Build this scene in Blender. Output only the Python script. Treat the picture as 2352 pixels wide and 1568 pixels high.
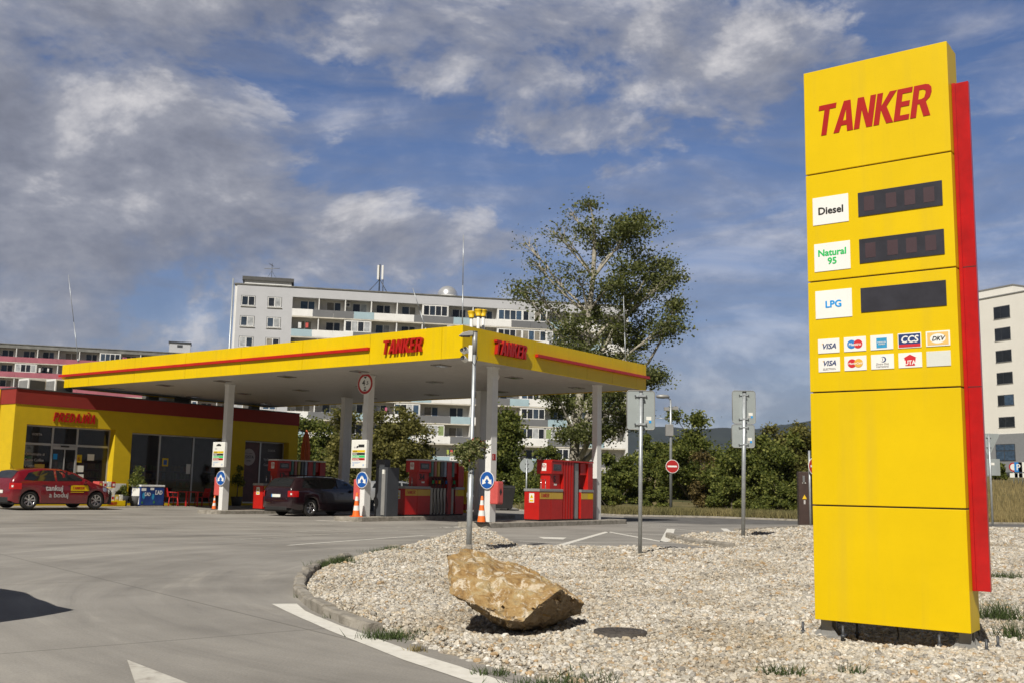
import bpy, bmesh, math, random
import numpy as np
from mathutils import Vector, Matrix, noise
R = math.radians
rnd = random.Random(7)
for o in list(bpy.data.objects): bpy.data.objects.remove(o)
sc = bpy.context.scene
col = sc.collection

# ------------------------------------------------------------------ camera
CH = 1.2; FPX = 2366.1; PIT = 0.1410; ROL = 0.0199
cr, sr, cp, sp = math.cos(ROL), math.sin(ROL), math.cos(PIT), math.sin(PIT)
cam = bpy.data.cameras.new('camera'); camo = bpy.data.objects.new('camera', cam); col.objects.link(camo)
rt = Vector((cr, -sr*sp, sr*cp)); up = Vector((-sr, -cr*sp, cr*cp)); bk = Vector((0, -cp, -sp))
M = Matrix((rt, up, bk)).transposed().to_4x4(); M.translation = (0, 0, CH)
camo.matrix_world = M
cam.sensor_width = 36; cam.lens = FPX/2352*36; cam.clip_start = .1; cam.clip_end = 9000
cam.dof.use_dof = True; cam.dof.focus_distance = 9.5; cam.dof.aperture_fstop = 7.1
sc.camera = camo
sc.render.resolution_x = 1024; sc.render.resolution_y = 682

# ------------------------------------------------------------------ light
SUN_AZ = 200.9; SUN_EL = 43.9
w = bpy.data.worlds.new('World'); sc.world = w; w.use_nodes = True
nt = w.node_tree; nt.nodes.clear()
def N(nt, t, **k):
    n = nt.nodes.new(t)
    for a, b in k.items(): setattr(n, a, b)
    return n
def math_(nt, op, a, b=None, clamp=False):
    n = N(nt, 'ShaderNodeMath', operation=op, use_clamp=clamp)
    for i, x in enumerate((a, b)):
        if x is None: continue
        if isinstance(x, (int, float)): n.inputs[i].default_value = x
        else: nt.links.new(x, n.inputs[i])
    return n.outputs[0]
def ramp_(nt, src, stops):
    n = N(nt, 'ShaderNodeValToRGB'); e = n.color_ramp.elements
    while len(e) < len(stops): e.new(.5)
    for i, (p, c) in enumerate(stops):
        e[i].position = p; e[i].color = (c if len(c) == 4 else (*c, 1))
    nt.links.new(src, n.inputs[0]); return n.outputs[0]
def mixc(nt, f, a, b, mode='MIX'):
    n = N(nt, 'ShaderNodeMix', data_type='RGBA', blend_type=mode)
    for i, x in ((0, f), (6, a), (7, b)):
        if isinstance(x, (int, float)): n.inputs[i].default_value = x
        elif isinstance(x, tuple): n.inputs[i].default_value = (*x[:3], 1)
        else: nt.links.new(x, n.inputs[i])
    return n.outputs[2]
sky = N(nt, 'ShaderNodeTexSky'); sky.sky_type = 'NISHITA'; sky.sun_disc = False
sky.sun_elevation = R(SUN_EL); sky.sun_rotation = R(SUN_AZ); sky.altitude = 200; sky.air_density = 1.0; sky.dust_density = .6; sky.ozone_density = 2.0
tc = N(nt, 'ShaderNodeTexCoord'); sep = N(nt, 'ShaderNodeSeparateXYZ'); nt.links.new(tc.outputs['Generated'], sep.inputs[0])
def cloudnoise(scale, off, zs, detail=9, rough=.58, dist=.2):
    mp = N(nt, 'ShaderNodeMapping'); mp.inputs['Location'].default_value = off; mp.inputs['Rotation'].default_value = (0, .12, 0); mp.inputs['Scale'].default_value = (1, 1, zs)
    nt.links.new(tc.outputs['Generated'], mp.inputs[0])
    n = N(nt, 'ShaderNodeTexNoise'); n.inputs['Scale'].default_value = scale; n.inputs['Detail'].default_value = detail; n.inputs['Roughness'].default_value = rough; n.inputs['Distortion'].default_value = dist
    nt.links.new(mp.outputs[0], n.inputs['Vector']); return n.outputs[0]
OFF = (3.37, 1.9, .75)
n1 = cloudnoise(5.2, OFF, 1.9, 14, .62, .25)
ns_ = cloudnoise(5.2, (OFF[0]-.02, OFF[1]-.012, OFF[2]+.05), 1.9, 14, .62, .25)
n2 = cloudnoise(2.0, (7.9, 2.6, 1.1), 2.0, 5, .5, .3)
n3 = cloudnoise(5.5, (1.3, 9.2, 4), 5.0, 10, .62, .7)
cx = math_(nt, 'DIVIDE', sep.outputs[0], math_(nt, 'ADD', math_(nt, 'ABSOLUTE', sep.outputs[1]), .2))
lft = math_(nt, 'MULTIPLY', math_(nt, 'ADD', cx, .10), -.26)
cov = math_(nt, 'ADD', math_(nt, 'ADD', math_(nt, 'MULTIPLY', n1, .74), math_(nt, 'MULTIPLY', n2, .36)), lft)
for a_, b_, sa, sb, am in ((-.36, .29, .17, .12, .07), (-.13, .345, .10, .045, -.09), (.02, .29, .15, .04, -.08), (.25, .20, .17, .09, -.11), (.14, .43, .3, .05, .05), (-.28, .385, .07, .03, -.07), (-.12, .235, .11, .035, .06), (.04, .335, .10, .02, .05), (.10, .14, .2, .06, -.05)):
    u_ = math_(nt, 'DIVIDE', math_(nt, 'SUBTRACT', cx, a_), sa); v_ = math_(nt, 'DIVIDE', math_(nt, 'SUBTRACT', sep.outputs[2], b_), sb)
    q_ = math_(nt, 'ADD', math_(nt, 'MULTIPLY', u_, u_), math_(nt, 'MULTIPLY', v_, v_)); cov = math_(nt, 'ADD', cov, math_(nt, 'MULTIPLY', math_(nt, 'EXPONENT', math_(nt, 'MULTIPLY', q_, -1.0)), am))
dens = ramp_(nt, cov, [(.530, (0, 0, 0)), (.572, (.62, .62, .62)), (.65, (.96, .96, .96))])
wisp = ramp_(nt, n3, [(.40, (0, 0, 0)), (.72, (.52, .52, .52))])
lowf = ramp_(nt, sep.outputs[2], [(0.0, (.70, .70, .70)), (.16, (.38, .38, .38)), (.34, (.05, .05, .05)), (.5, (0, 0, 0))])
tot = mixc(nt, 1.0, dens, wisp, 'SCREEN'); tot = mixc(nt, 1.0, tot, lowf, 'SCREEN')
lit = math_(nt, 'ADD', math_(nt, 'MULTIPLY', math_(nt, 'SUBTRACT', n1, ns_), 2.0), .47)
lit = math_(nt, 'SUBTRACT', lit, math_(nt, 'MULTIPLY', math_(nt, 'SUBTRACT', cov, .62), .55))
shade = ramp_(nt, lit, [(.10, (2.2, 2.35, 3.0)), (.34, (3.0, 3.2, 4.0)), (.54, (4.2, 4.35, 5.1)), (.80, (8.6, 8.4, 8.6))])
skyc = mixc(nt, 1.0, sky.outputs[0], (.66, .82, 1.12), 'MULTIPLY')
cc = mixc(nt, tot, skyc, shade)
# unseen sky towards the zenith and behind the camera dimmed to cut fill
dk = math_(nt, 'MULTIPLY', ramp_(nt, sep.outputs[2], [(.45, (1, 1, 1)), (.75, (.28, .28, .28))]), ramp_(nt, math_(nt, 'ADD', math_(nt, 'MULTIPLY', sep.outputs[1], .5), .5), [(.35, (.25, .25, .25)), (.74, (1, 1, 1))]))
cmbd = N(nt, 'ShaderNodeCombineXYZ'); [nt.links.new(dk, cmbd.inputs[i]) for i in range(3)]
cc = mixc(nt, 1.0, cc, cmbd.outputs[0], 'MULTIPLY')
bg = N(nt, 'ShaderNodeBackground'); bg.inputs[1].default_value = .075
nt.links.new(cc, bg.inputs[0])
wo = N(nt, 'ShaderNodeOutputWorld'); nt.links.new(bg.outputs[0], wo.inputs[0])
sl = bpy.data.lights.new('sun', 'SUN'); sl.energy = 5.0; sl.angle = R(.5); sl.color = (1, .94, .84)
slo = bpy.data.objects.new('sun', sl); col.objects.link(slo)
a, e = R(SUN_AZ), R(SUN_EL)
SD = Vector((math.sin(a)*math.cos(e), math.cos(a)*math.cos(e), math.sin(e)))
slo.rotation_euler = SD.to_track_quat('Z', 'Y').to_euler(); slo.location = (0, 0, 60)
vs = sc.view_settings; vs.view_transform = 'Standard'; vs.look = 'None'; vs.exposure = .06; vs.gamma = 1; vs.use_curve_mapping = False

# ------------------------------------------------------------------ measuring: a ray of the lens to a real point
def ray(x, y):
    px = x-1176; py = y-784
    rx = px*cr+py*sr; ry = -px*sr+py*cr
    return Vector((rx/FPX, cp+ry/FPX*sp, sp-ry/FPX*cp))
def at(x, y, z=0.0):
    r = ray(x, y); return Vector((0, 0, CH))+r*((z-CH)/r.z)
def atY(x, y, Y):
    r = ray(x, y); return Vector((0, 0, CH))+r*(Y/r.y)
def crop(ox, oy, s): return lambda x, y: ((ox+x/s)/1.0884, (oy+y/s)/1.0884)

# ------------------------------------------------------------------ materials
MATS = {}
def mat(name, c, rough=.6, metal=0.0, var=.12, scale=3.0, bump=0.0, bscale=40, c2=None, island=0.0, spec=.5, coat=0, emit=None, stops=None, coord='Object', trans=0, alpha=1, dirt=0):
    if name in MATS: return MATS[name]
    m = bpy.data.materials.new(name); m.use_nodes = True; t = m.node_tree; b = t.nodes['Principled BSDF']
    b.inputs['Roughness'].default_value = rough; b.inputs['Metallic'].default_value = metal; b.inputs['Specular IOR Level'].default_value = spec
    if coat: b.inputs['Coat Weight'].default_value = coat; b.inputs['Coat Roughness'].default_value = .04
    tcn = N(t, 'ShaderNodeTexCoord'); no = N(t, 'ShaderNodeTexNoise'); no.inputs['Scale'].default_value = scale; no.inputs['Detail'].default_value = 6; no.inputs['Roughness'].default_value = .65
    t.links.new(tcn.outputs[coord], no.inputs['Vector'])
    if stops: c_ = ramp_(t, no.outputs[0], stops)
    else:
        d = c2 if c2 else tuple(x*(1-var*1.6) for x in c); l = tuple(min(1, x*(1+var)) for x in c)
        c_ = ramp_(t, no.outputs[0], [(.3, d), (.68, l)])
    if dirt:
        n2 = N(t, 'ShaderNodeTexNoise'); n2.inputs['Scale'].default_value = 1.1; n2.inputs['Detail'].default_value = 8
        mp = N(t, 'ShaderNodeMapping'); mp.inputs['Scale'].default_value = (6, 6, .35); t.links.new(tcn.outputs[coord], mp.inputs[0]); t.links.new(mp.outputs[0], n2.inputs['Vector'])
        f = ramp_(t, n2.outputs[0], [(.5, (0, 0, 0)), (.8, (dirt, dirt, dirt))])
        c_ = mixc(t, f, c_, (.16, .13, .10))
    if island:
        g = N(t, 'ShaderNodeNewGeometry')
        r_ = ramp_(t, g.outputs['Random Per Island'], [(0, (1-island,)*3), (1, (1+island*.7,)*3)])
        c_ = mixc(t, 1.0, c_, r_, 'MULTIPLY')
    t.links.new(c_, b.inputs['Base Color'])
    if bump:
        bn = N(t, 'ShaderNodeTexNoise'); bn.inputs['Scale'].default_value = bscale; bn.inputs['Detail'].default_value = 4
        t.links.new(tcn.outputs[coord], bn.inputs['Vector'])
        bu = N(t, 'ShaderNodeBump'); bu.inputs['Strength'].default_value = bump; bu.inputs['Distance'].default_value = .02
        t.links.new(bn.outputs[0], bu.inputs['Height']); t.links.new(bu.outputs[0], b.inputs['Normal'])
    if emit: b.inputs['Emission Color'].default_value = (*emit[:3], 1); b.inputs['Emission Strength'].default_value = emit[3]
    MATS[name] = m; return m
YEL = mat('yellow sheet', (.72, .50, .0), .42, var=.05, scale=.8, dirt=.12, spec=.3)
YELW = mat('yellow render', (.61, .42, .0), .8, var=.05, scale=2, bump=.15, bscale=60)
RED = mat('red sheet', (.46, .010, .006), .38, var=.08)
REDL = mat('red letter', (.40, .008, .005), .4, var=.03)
REDW = mat('red render', (.26, .022, .014), .8, var=.06)
REDP = mat('red panel', (.44, .006, .006), .3, var=.14, scale=5, coat=.3, dirt=.08)
REDF = mat('faded red plastic', (.60, .10, .09), .45, var=.1)
WHT = mat('white paint', (.74, .74, .72), .5, var=.04, dirt=.10)
WHTS = mat('white sign', (.82, .82, .79), .4, var=.02)
SOF = mat('soffit', (.50, .475, .43), .5, var=.05, scale=2, dirt=.25)
BLK = mat('black rubber', (.018, .018, .018), .6, var=.2)
TYR = mat('tyre', (.022, .021, .020), .8, var=.2)
DGR = mat('dark grey metal', (.055, .06, .068), .45, var=.1)
GRY = mat('grey metal', (.32, .32, .31), .45, metal=.3, var=.08)
GALV = mat('galvanised steel', (.46, .49, .51), .45, metal=.55, var=.12, scale=9)
SIGB = mat('aluminium back', (.36, .40, .40), .5, metal=.35, var=.06, scale=2, dirt=.1)
ALU = mat('aluminium frame', (.50, .50, .49), .4, metal=.5, var=.05)
BLUE = mat('blue sign', (.01, .09, .36), .35, var=.03)
ORA = mat('orange plastic', (.85, .16, .02), .5, var=.06)
CON = mat('kerb concrete', (.30, .28, .24), .9, var=.2, scale=5, bump=.5, bscale=50, stops=[(.3, (.16, .145, .12)), (.5, (.29, .265, .225)), (.72, (.38, .355, .31))])
GLS = mat('window glass', (.018, .022, .028), .06, var=.3, spec=.9, scale=.6)
GLA = mat('flat glass', (.05, .07, .10), .12, var=.5, spec=.7, scale=.25, coord='Object')
GLC = mat('curtained glass', (.30, .33, .36), .25, var=.35, scale=.7)
GLCAR = mat('car glass', (.012, .014, .016), .04, var=.1, spec=.9)
CHR = mat('bright metal', (.62, .62, .62), .22, metal=.9, var=.05)
BLUT = mat('blue lettering', (.02, .06, .35), .5, var=.02)
GRN = mat('green lettering', (.02, .5, .12), .5, var=.02)
SKB = mat('sky blue lettering', (.0, .30, .75), .5, var=.02)
DKT = mat('dark lettering', (.02, .02, .02), .5, var=.02)
GRYT = mat('grey lettering', (.45, .43, .42), .5, var=.02)

# ------------------------------------------------------------------ builders
def tag(o, label=None, cat=None, group=None, kind=None):
    if label: o['label'] = label
    if cat: o['category'] = cat
    if group: o['group'] = group
    if kind: o['kind'] = kind
    return o
def thing(name, label, cat, loc=(0, 0, 0), rz=0.0, group=None):
    o = bpy.data.objects.new(name, None); col.objects.link(o); o.location = loc; o.rotation_euler = (0, 0, rz); o.empty_display_size = .2
    return tag(o, label, cat, group)
class MB:
    def __init__(s): s.v = []; s.f = []; s.mi = []; s.smooth = []; s.m = []
    def add(s, v, f, m=None, smooth=False):
        b = len(s.v); s.v += [tuple(x) for x in v]
        if m is None: m = s.m[0] if s.m else None
        if m is not None and m not in s.m: s.m.append(m)
        k = s.m.index(m) if m is not None else 0
        for q in f: s.f.append(tuple(b+i for i in q)); s.mi.append(k); s.smooth.append(smooth)
        return s
    def box(s, x0, x1, y0, y1, z0, z1, m=None, X=None):
        v = [(x, y, z) for x in (x0, x1) for y in (y0, y1) for z in (z0, z1)]
        if X is not None: v = [tuple(X@Vector(p)) for p in v]
        return s.add(v, [(0, 1, 3, 2), (4, 6, 7, 5), (0, 4, 5, 1), (2, 3, 7, 6), (0, 2, 6, 4), (1, 5, 7, 3)], m)
    def cb(s, c, d, m=None, X=None):
        return s.box(c[0]-d[0]/2, c[0]+d[0]/2, c[1]-d[1]/2, c[1]+d[1]/2, c[2]-d[2]/2, c[2]+d[2]/2, m, X)
    def tube(s, pts, r, n=8, m=None, cap=True, X=None):
        pts = [Vector(p) for p in pts]
        if X is not None: pts = [X@p for p in pts]
        rs = r if isinstance(r, (list, tuple)) else [r]*len(pts)
        V = []; F = []; pa = None
        for i, p in enumerate(pts):
            d = (pts[min(i+1, len(pts)-1)]-pts[max(i-1, 0)]); d = d.normalized() if d.length > 1e-9 else Vector((0, 0, 1))
            if pa is None: pa = Vector((1, 0, 0)) if abs(d.x) < .8 else Vector((0, 1, 0))
            a = (pa-d*pa.dot(d)).normalized(); b = d.cross(a); pa = a
            for k in range(n):
                t = 2*math.pi*k/n; V.append(p+(a*math.cos(t)+b*math.sin(t))*rs[i])
        for i in range(len(pts)-1):
            for k in range(n): F.append((i*n+k, i*n+(k+1) % n, (i+1)*n+(k+1) % n, (i+1)*n+k))
        s.add(V, F, m, n > 5)
        if cap:
            b = len(s.v)-len(V); L = len(V)
            s.f.append(tuple(b+k for k in reversed(range(n)))); s.f.append(tuple(b+L-n+k for k in range(n)))
            k = s.mi[-1]; s.mi += [k, k]; s.smooth += [False, False]
        return s
    def lathe(s, prof, n=20, m=None, X=None, smooth=True):
        V = []; F = []
        for r, z in prof:
            for k in range(n):
                t = 2*math.pi*k/n; V.append(Vector((r*math.cos(t), r*math.sin(t), z)))
        if X is not None: V = [X@p for p in V]
        for i in range(len(prof)-1):
            for k in range(n): F.append((i*n+k, i*n+(k+1) % n, (i+1)*n+(k+1) % n, (i+1)*n+k))
        return s.add(V, F, m, smooth)
    def prism(s, poly, t0, t1, m=None, X=None, plane='xz'):
        n = len(poly)
        def P(a, b, t): return {'xz': (a, t, b), 'xy': (a, b, t), 'yz': (t, a, b)}[plane]
        V = [Vector(P(a, b, t0)) for a, b in poly]+[Vector(P(a, b, t1)) for a, b in poly]
        if X is not None: V = [X@p for p in V]
        F = [tuple(range(n)), tuple(range(2*n-1, n-1, -1))]+[(i, i+n, (i+1) % n+n, (i+1) % n) for i in range(n)]
        return s.add(V, F, m)
    def build(s, name, m=None, parent=None, loc=None, bevel=0, label=None, fixn=True):
        me = bpy.data.meshes.new(name); me.from_pydata(s.v, [], s.f)
        ms = s.m if s.m else ([m] if m else [])
        if m is not None and not s.m: ms = [m]
        for x in ms: me.materials.append(x)
        if ms and s.m: me.polygons.foreach_set('material_index', s.mi)
        me.polygons.foreach_set('use_smooth', s.smooth)
        if fixn:
            bm = bmesh.new(); bm.from_mesh(me); bmesh.ops.recalc_face_normals(bm, faces=bm.faces); bm.to_mesh(me); bm.free()
        me.update()
        o = bpy.data.objects.new(name, me); col.objects.link(o)
        if parent: o.parent = parent
        if loc: o.location = loc
        if bevel:
            md = o.modifiers.new('b', 'BEVEL'); md.width = bevel; md.segments = 2; md.limit_method = 'ANGLE'
        if label: o['label'] = label
        return o
def copy_tree(o, parent=None):
    c = o.copy(); col.objects.link(c)
    if parent: c.parent = parent
    for ch in o.children: copy_tree(ch, c)
    return c
def FR(o, r):           # wall frame: a = right as seen, b = up, c = out of the wall
    r = Vector(r).normalized(); u = Vector((0, 0, 1)); n = r.cross(u)
    X = Matrix((r, u, n)).transposed().to_4x4(); X.translation = Vector(o); return X
def curve_mesh(cu):
    ob = bpy.data.objects.new('t', cu); me = bpy.data.meshes.new_from_object(ob); bpy.data.objects.remove(ob)
    V = [tuple(v.co) for v in me.vertices]; F = [tuple(p.vertices) for p in me.polygons]
    bpy.data.meshes.remove(me); return V, F
def text(s, size, ext=.002, bold=0.0, shear=0.0, align='LEFT', space=1.0):
    cu = bpy.data.curves.new('t', 'FONT'); cu.body = s; cu.size = size; cu.extrude = ext; cu.shear = shear; cu.align_x = align; cu.space_character = space; cu.resolution_u = 3
    V, F = curve_mesh(cu)
    if not bold: return V, F
    V2, F2 = [], []
    for i, (a, b) in enumerate(((-1, 0), (1, 0), (0, .8), (0, -.8), (0, 0))):
        n = len(V2); V2 += [(v[0]+a*bold, v[1]+b*bold, v[2]+i*.00008) for v in V]; F2 += [tuple(k+n for k in f) for f in F]
    return V2, F2
def put(mb, vf, X, m, sx=1, sy=1, off=(0, 0, 0)):
    V, F = vf; mb.add([X@Vector((v[0]*sx+off[0], v[1]*sy+off[1], v[2]+off[2])) for v in V], F, m); return mb
GL = {
 'T': (.62, [[(0,1),(.62,1),(.62,.84),(.405,.84),(.405,0),(.215,0),(.215,.84),(0,.84)]]),
 'A': (.68, [[(0,0),(.2,0),(.25,.21),(.43,.21),(.48,0),(.69,0),(.46,1),(.23,1)], [(.285,.36),(.34,.72),(.395,.36)]]),
 'N': (.64, [[(0,0),(0,1),(.21,1),(.44,.42),(.44,1),(.63,1),(.63,0),(.43,0),(.19,.6),(.19,0)]]),
 'K': (.64, [[(0,0),(0,1),(.19,1),(.19,.58),(.42,1),(.65,1),(.37,.54),(.66,0),(.43,0),(.19,.46),(.19,0)]]),
 'E': (.51, [[(0,0),(0,1),(.5,1),(.5,.84),(.19,.84),(.19,.59),(.46,.59),(.46,.43),(.19,.43),(.19,.16),(.5,.16),(.5,0)]]),
 'R': (.64, [[(0,0),(0,1),(.36,1),(.48,.97),(.57,.88),(.6,.73),(.57,.58),(.45,.46),(.65,0),(.43,0),(.25,.41),(.19,.41),(.19,0)], [(.19,.55),(.19,.85),(.31,.85),(.39,.81),(.405,.71),(.38,.59),(.3,.55)]]),
 'P': (.58, [[(0,0),(0,1),(.36,1),(.48,.97),(.57,.87),(.6,.71),(.57,.55),(.48,.44),(.36,.40),(.19,.40),(.19,0)], [(.19,.55),(.19,.85),(.31,.85),(.39,.81),(.405,.71),(.38,.59),(.3,.55)]]),
 'D': (.62, [[(0,0),(0,1),(.3,1),(.47,.93),(.58,.76),(.62,.5),(.58,.24),(.47,.07),(.3,0)], [(.19,.16),(.19,.84),(.28,.84),(.37,.76),(.42,.5),(.37,.24),(.28,.16)]]),
 'J': (.40, [[(-.04,.17),(-.04,0),(.14,-.01),(.29,.05),(.37,.2),(.37,1),(.18,1),(.18,.24),(.11,.16)]]),
 'Ň': (.64, [[(0,0),(0,1),(.21,1),(.44,.42),(.44,1),(.63,1),(.63,0),(.43,0),(.19,.6),(.19,0)], [(.13,1.24),(.24,1.24),(.315,1.15),(.39,1.24),(.5,1.24),(.37,1.06),(.26,1.06)]]),
}
def word(s, h, width=None, ext=.01, shear=.17, gap=.07):
    cu = bpy.data.curves.new('w', 'CURVE'); cu.dimensions = '2D'; cu.fill_mode = 'BOTH'
    tw = sum(GL[c][0] for c in s)+gap*(len(s)-1)+shear; k = (width/(tw*h)) if width else 1
    x = 0
    for c in s:
        for lp in GL[c][1]:
            sp_ = cu.splines.new('POLY'); sp_.points.add(len(lp)-1); sp_.use_cyclic_u = True
            for i, (a, b) in enumerate(lp): sp_.points[i].co = ((x+a+shear*b)*h*k, b*h, 0, 1)
        x += GL[c][0]+gap
    cu.extrude = ext
    return curve_mesh(cu)
def disc(r, n=24, cx_=0, cy_=0, sx=1, sy=1, z=0, ext=.0015):
    pts = [(cx_+r*sx*math.cos(2*math.pi*k/n), cy_+r*sy*math.sin(2*math.pi*k/n)) for k in range(n)]
    V = [(a, b, z-ext) for a, b in pts]+[(a, b, z+ext) for a, b in pts]
    return V, [tuple(range(n)), tuple(range(2*n-1, n-1, -1))]+[(i, i+n, (i+1) % n+n, (i+1) % n) for i in range(n)]
def slab(x0, x1, y0, y1, z0, z1):
    V = [(x, y, z) for x in (x0, x1) for y in (y0, y1) for z in (z0, z1)]
    return V, [(0, 1, 3, 2), (4, 6, 7, 5), (0, 4, 5, 1), (2, 3, 7, 6), (0, 2, 6, 4), (1, 5, 7, 3)]
TH = math.pi/2-.638
VX = Vector((math.sin(.638), math.cos(.638), 0)); UY = Vector((-math.cos(.638), math.sin(.638), 0))
O = Vector((-1.456, 30.03, 0))
def L2W(x, y, z=0): return O+VX*x+UY*y+Vector((0, 0, z))

# ================================================================== GROUND
def sstep(t): t = np.clip(t, 0, 1); return t*t*(3-2*t)
def terr(x, y):
    x = np.asarray(x, float); y = np.asarray(y, float)
    return -.03+3.7*sstep((y-54)/70)*sstep((x-6)/20)+.9*sstep((y-56)/30)*sstep((x-1)/6)*(1-sstep((x-6)/20))
def grid_mesh(name, xs, ys, zf, m):
    X, Y = np.meshgrid(xs, ys); Z = zf(X, Y); nx, ny = len(xs), len(ys)
    co = np.stack([X, Y, Z], -1).reshape(-1, 3); i = np.arange(nx*ny).reshape(ny, nx)
    q = np.stack([i[:-1, :-1], i[:-1, 1:], i[1:, 1:], i[1:, :-1]], -1).reshape(-1, 4)
    return np_mesh(name, co, q, m)
def np_mesh(name, co, q, m, smooth=True, parent=None):
    me = bpy.data.meshes.new(name); k = q.shape[1]
    me.vertices.add(len(co)); me.vertices.foreach_set('co', np.ascontiguousarray(co, dtype=np.float32).ravel())
    me.loops.add(len(q)*k); me.loops.foreach_set('vertex_index', np.ascontiguousarray(q, dtype=np.int32).ravel())
    me.polygons.add(len(q)); me.polygons.foreach_set('loop_start', np.arange(0, len(q)*k, k, dtype=np.int32)); me.polygons.foreach_set('loop_total', np.full(len(q), k, np.int32))
    me.polygons.foreach_set('use_smooth', np.full(len(q), smooth)); me.update(calc_edges=True)
    me.materials.append(m); o = bpy.data.objects.new(name, me); col.objects.link(o)
    if parent: o.parent = parent
    return o
GRASSM = mat('dry grass ground', (.2, .16, .07), .95, scale=.35, stops=[(.32, (.045, .055, .015)), (.5, (.13, .11, .045)), (.7, (.24, .18, .08))], bump=.8, bscale=12)
xs = np.concatenate([np.linspace(-3500, -150, 24), np.linspace(-140, 200, 120), np.linspace(220, 3500, 22)])
ys = np.concatenate([np.linspace(-800, -20, 8), np.linspace(-10, 260, 130), np.linspace(280, 5000, 30)])
g = grid_mesh('ground', xs, ys, lambda x, y: terr(x, y), GRASSM); tag(g, kind='structure')

CONC = bpy.data.materials.new('concrete paving'); CONC.use_nodes = True; t = CONC.node_tree; b = t.nodes['Principled BSDF']; b.inputs['Roughness'].default_value = .85
tcn = N(t, 'ShaderNodeTexCoord'); s3 = N(t, 'ShaderNodeSeparateXYZ'); t.links.new(tcn.outputs['Object'], s3.inputs[0])
dx = math_(t, 'SUBTRACT', s3.outputs[0], 5.0); dy = math_(t, 'SUBTRACT', s3.outputs[1], 14.5)
rr = math_(t, 'SQRT', math_(t, 'ADD', math_(t, 'MULTIPLY', dx, dx), math_(t, 'MULTIPLY', dy, dy))); an = math_(t, 'ARCTAN2', dy, dx)
cb_ = N(t, 'ShaderNodeCombineXYZ'); t.links.new(math_(t, 'MULTIPLY', rr, 1.6), cb_.inputs[0]); t.links.new(math_(t, 'MULTIPLY', an, 1.7), cb_.inputs[1])
ns = N(t, 'ShaderNodeTexNoise'); ns.inputs['Scale'].default_value = 1.1; ns.inputs['Detail'].default_value = 8; ns.inputs['Roughness'].default_value = .62; ns.inputs['Distortion'].default_value = .6; t.links.new(cb_.outputs[0], ns.inputs['Vector'])
nb = N(t, 'ShaderNodeTexNoise'); nb.inputs['Scale'].default_value = .35; nb.inputs['Detail'].default_value = 7; nb.inputs['Roughness'].default_value = .6; t.links.new(tcn.outputs['Object'], nb.inputs['Vector'])
nf = N(t, 'ShaderNodeTexNoise'); nf.inputs['Scale'].default_value = 55; nf.inputs['Detail'].default_value = 3; t.links.new(tcn.outputs['Object'], nf.inputs['Vector'])
c_ = ramp_(t, nb.outputs[0], [(.30, (.20, .188, .170)), (.48, (.275, .260, .236)), (.70, (.345, .327, .298))])
st = ramp_(t, ns.outputs[0], [(.25, (.55, .55, .57)), (.40, (.88, .88, .88)), (.56, (1.03, 1.03, 1.03)), (.68, (1.32, 1.31, 1.28))])
c_ = mixc(t, .85, c_, st, 'MULTIPLY')
c_ = mixc(t, 1.0, c_, ramp_(t, nf.outputs[0], [(.25, (.85, .85, .85)), (.75, (1.1, 1.1, 1.1))]), 'MULTIPLY')
mp = N(t, 'ShaderNodeMapping'); mp.inputs['Rotation'].default_value = (0, 0, -TH+.25); mp.inputs['Location'].default_value = (1.2, 2.1, 0); t.links.new(tcn.outputs['Object'], mp.inputs[0])
br = N(t, 'ShaderNodeTexBrick'); br.offset = 0; br.inputs['Scale'].default_value = 1; br.inputs['Brick Width'].default_value = 5.5; br.inputs['Row Height'].default_value = 5.0; br.inputs['Mortar Size'].default_value = .012; br.inputs['Mortar Smooth'].default_value = .3
t.links.new(mp.outputs[0], br.inputs['Vector'])
c_ = mixc(t, math_(t, 'MULTIPLY', br.outputs['Fac'], .55), c_, (.07, .065, .055))
t.links.new(c_, b.inputs['Base Color'])
bu = N(t, 'ShaderNodeBump'); bu.inputs['Strength'].default_value = .25; bu.inputs['Distance'].default_value = .01; t.links.new(nf.outputs[0], bu.inputs['Height']); t.links.new(bu.outputs[0], b.inputs['Normal'])

def poly_sheet(name, pts, z, m, kind='structure', skirt=0):
    bm = bmesh.new(); vs_ = [bm.verts.new((p[0], p[1], z)) for p in pts]; f = bm.faces.new(vs_)
    bm.normal_update()
    if f.normal.z < 0: f.normal_flip()
    bmesh.ops.triangulate(bm, faces=[f]); me = bpy.data.meshes.new(name); bm.to_mesh(me); bm.free(); me.materials.append(m)
    o = bpy.data.objects.new(name, me); col.objects.link(o); tag(o, kind=kind); return o
far_edge = [at(1150, 1171), at(1212, 1173), at(1433, 1184.5), at(1632, 1188), at(1836, 1195.5), at(2000, 1199), at(2352, 1203)]
yard = [(-70, -12), (-70, 84), (-5, 84)]+[(p.x, p.y) for p in far_edge]+[(80, 62), (80, -12)]
poly_sheet('concrete_yard', yard, 0.0, CONC)
ASPH = mat('asphalt', (.13, .125, .118), .9, var=.25, scale=1.2, bump=.3, bscale=60)
lane = [(p.x, p.y) for p in far_edge[2:]]+[(at(2352, 1211).x, at(2352, 1211).y), (at(1990, 1206).x, at(1990, 1206).y), (at(1836, 1203).x, at(1836, 1203).y), (at(1620, 1203).x, at(1620, 1203).y), (at(1433, 1196).x, at(1433, 1196).y)]
poly_sheet('road', lane, .004, ASPH)

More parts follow.
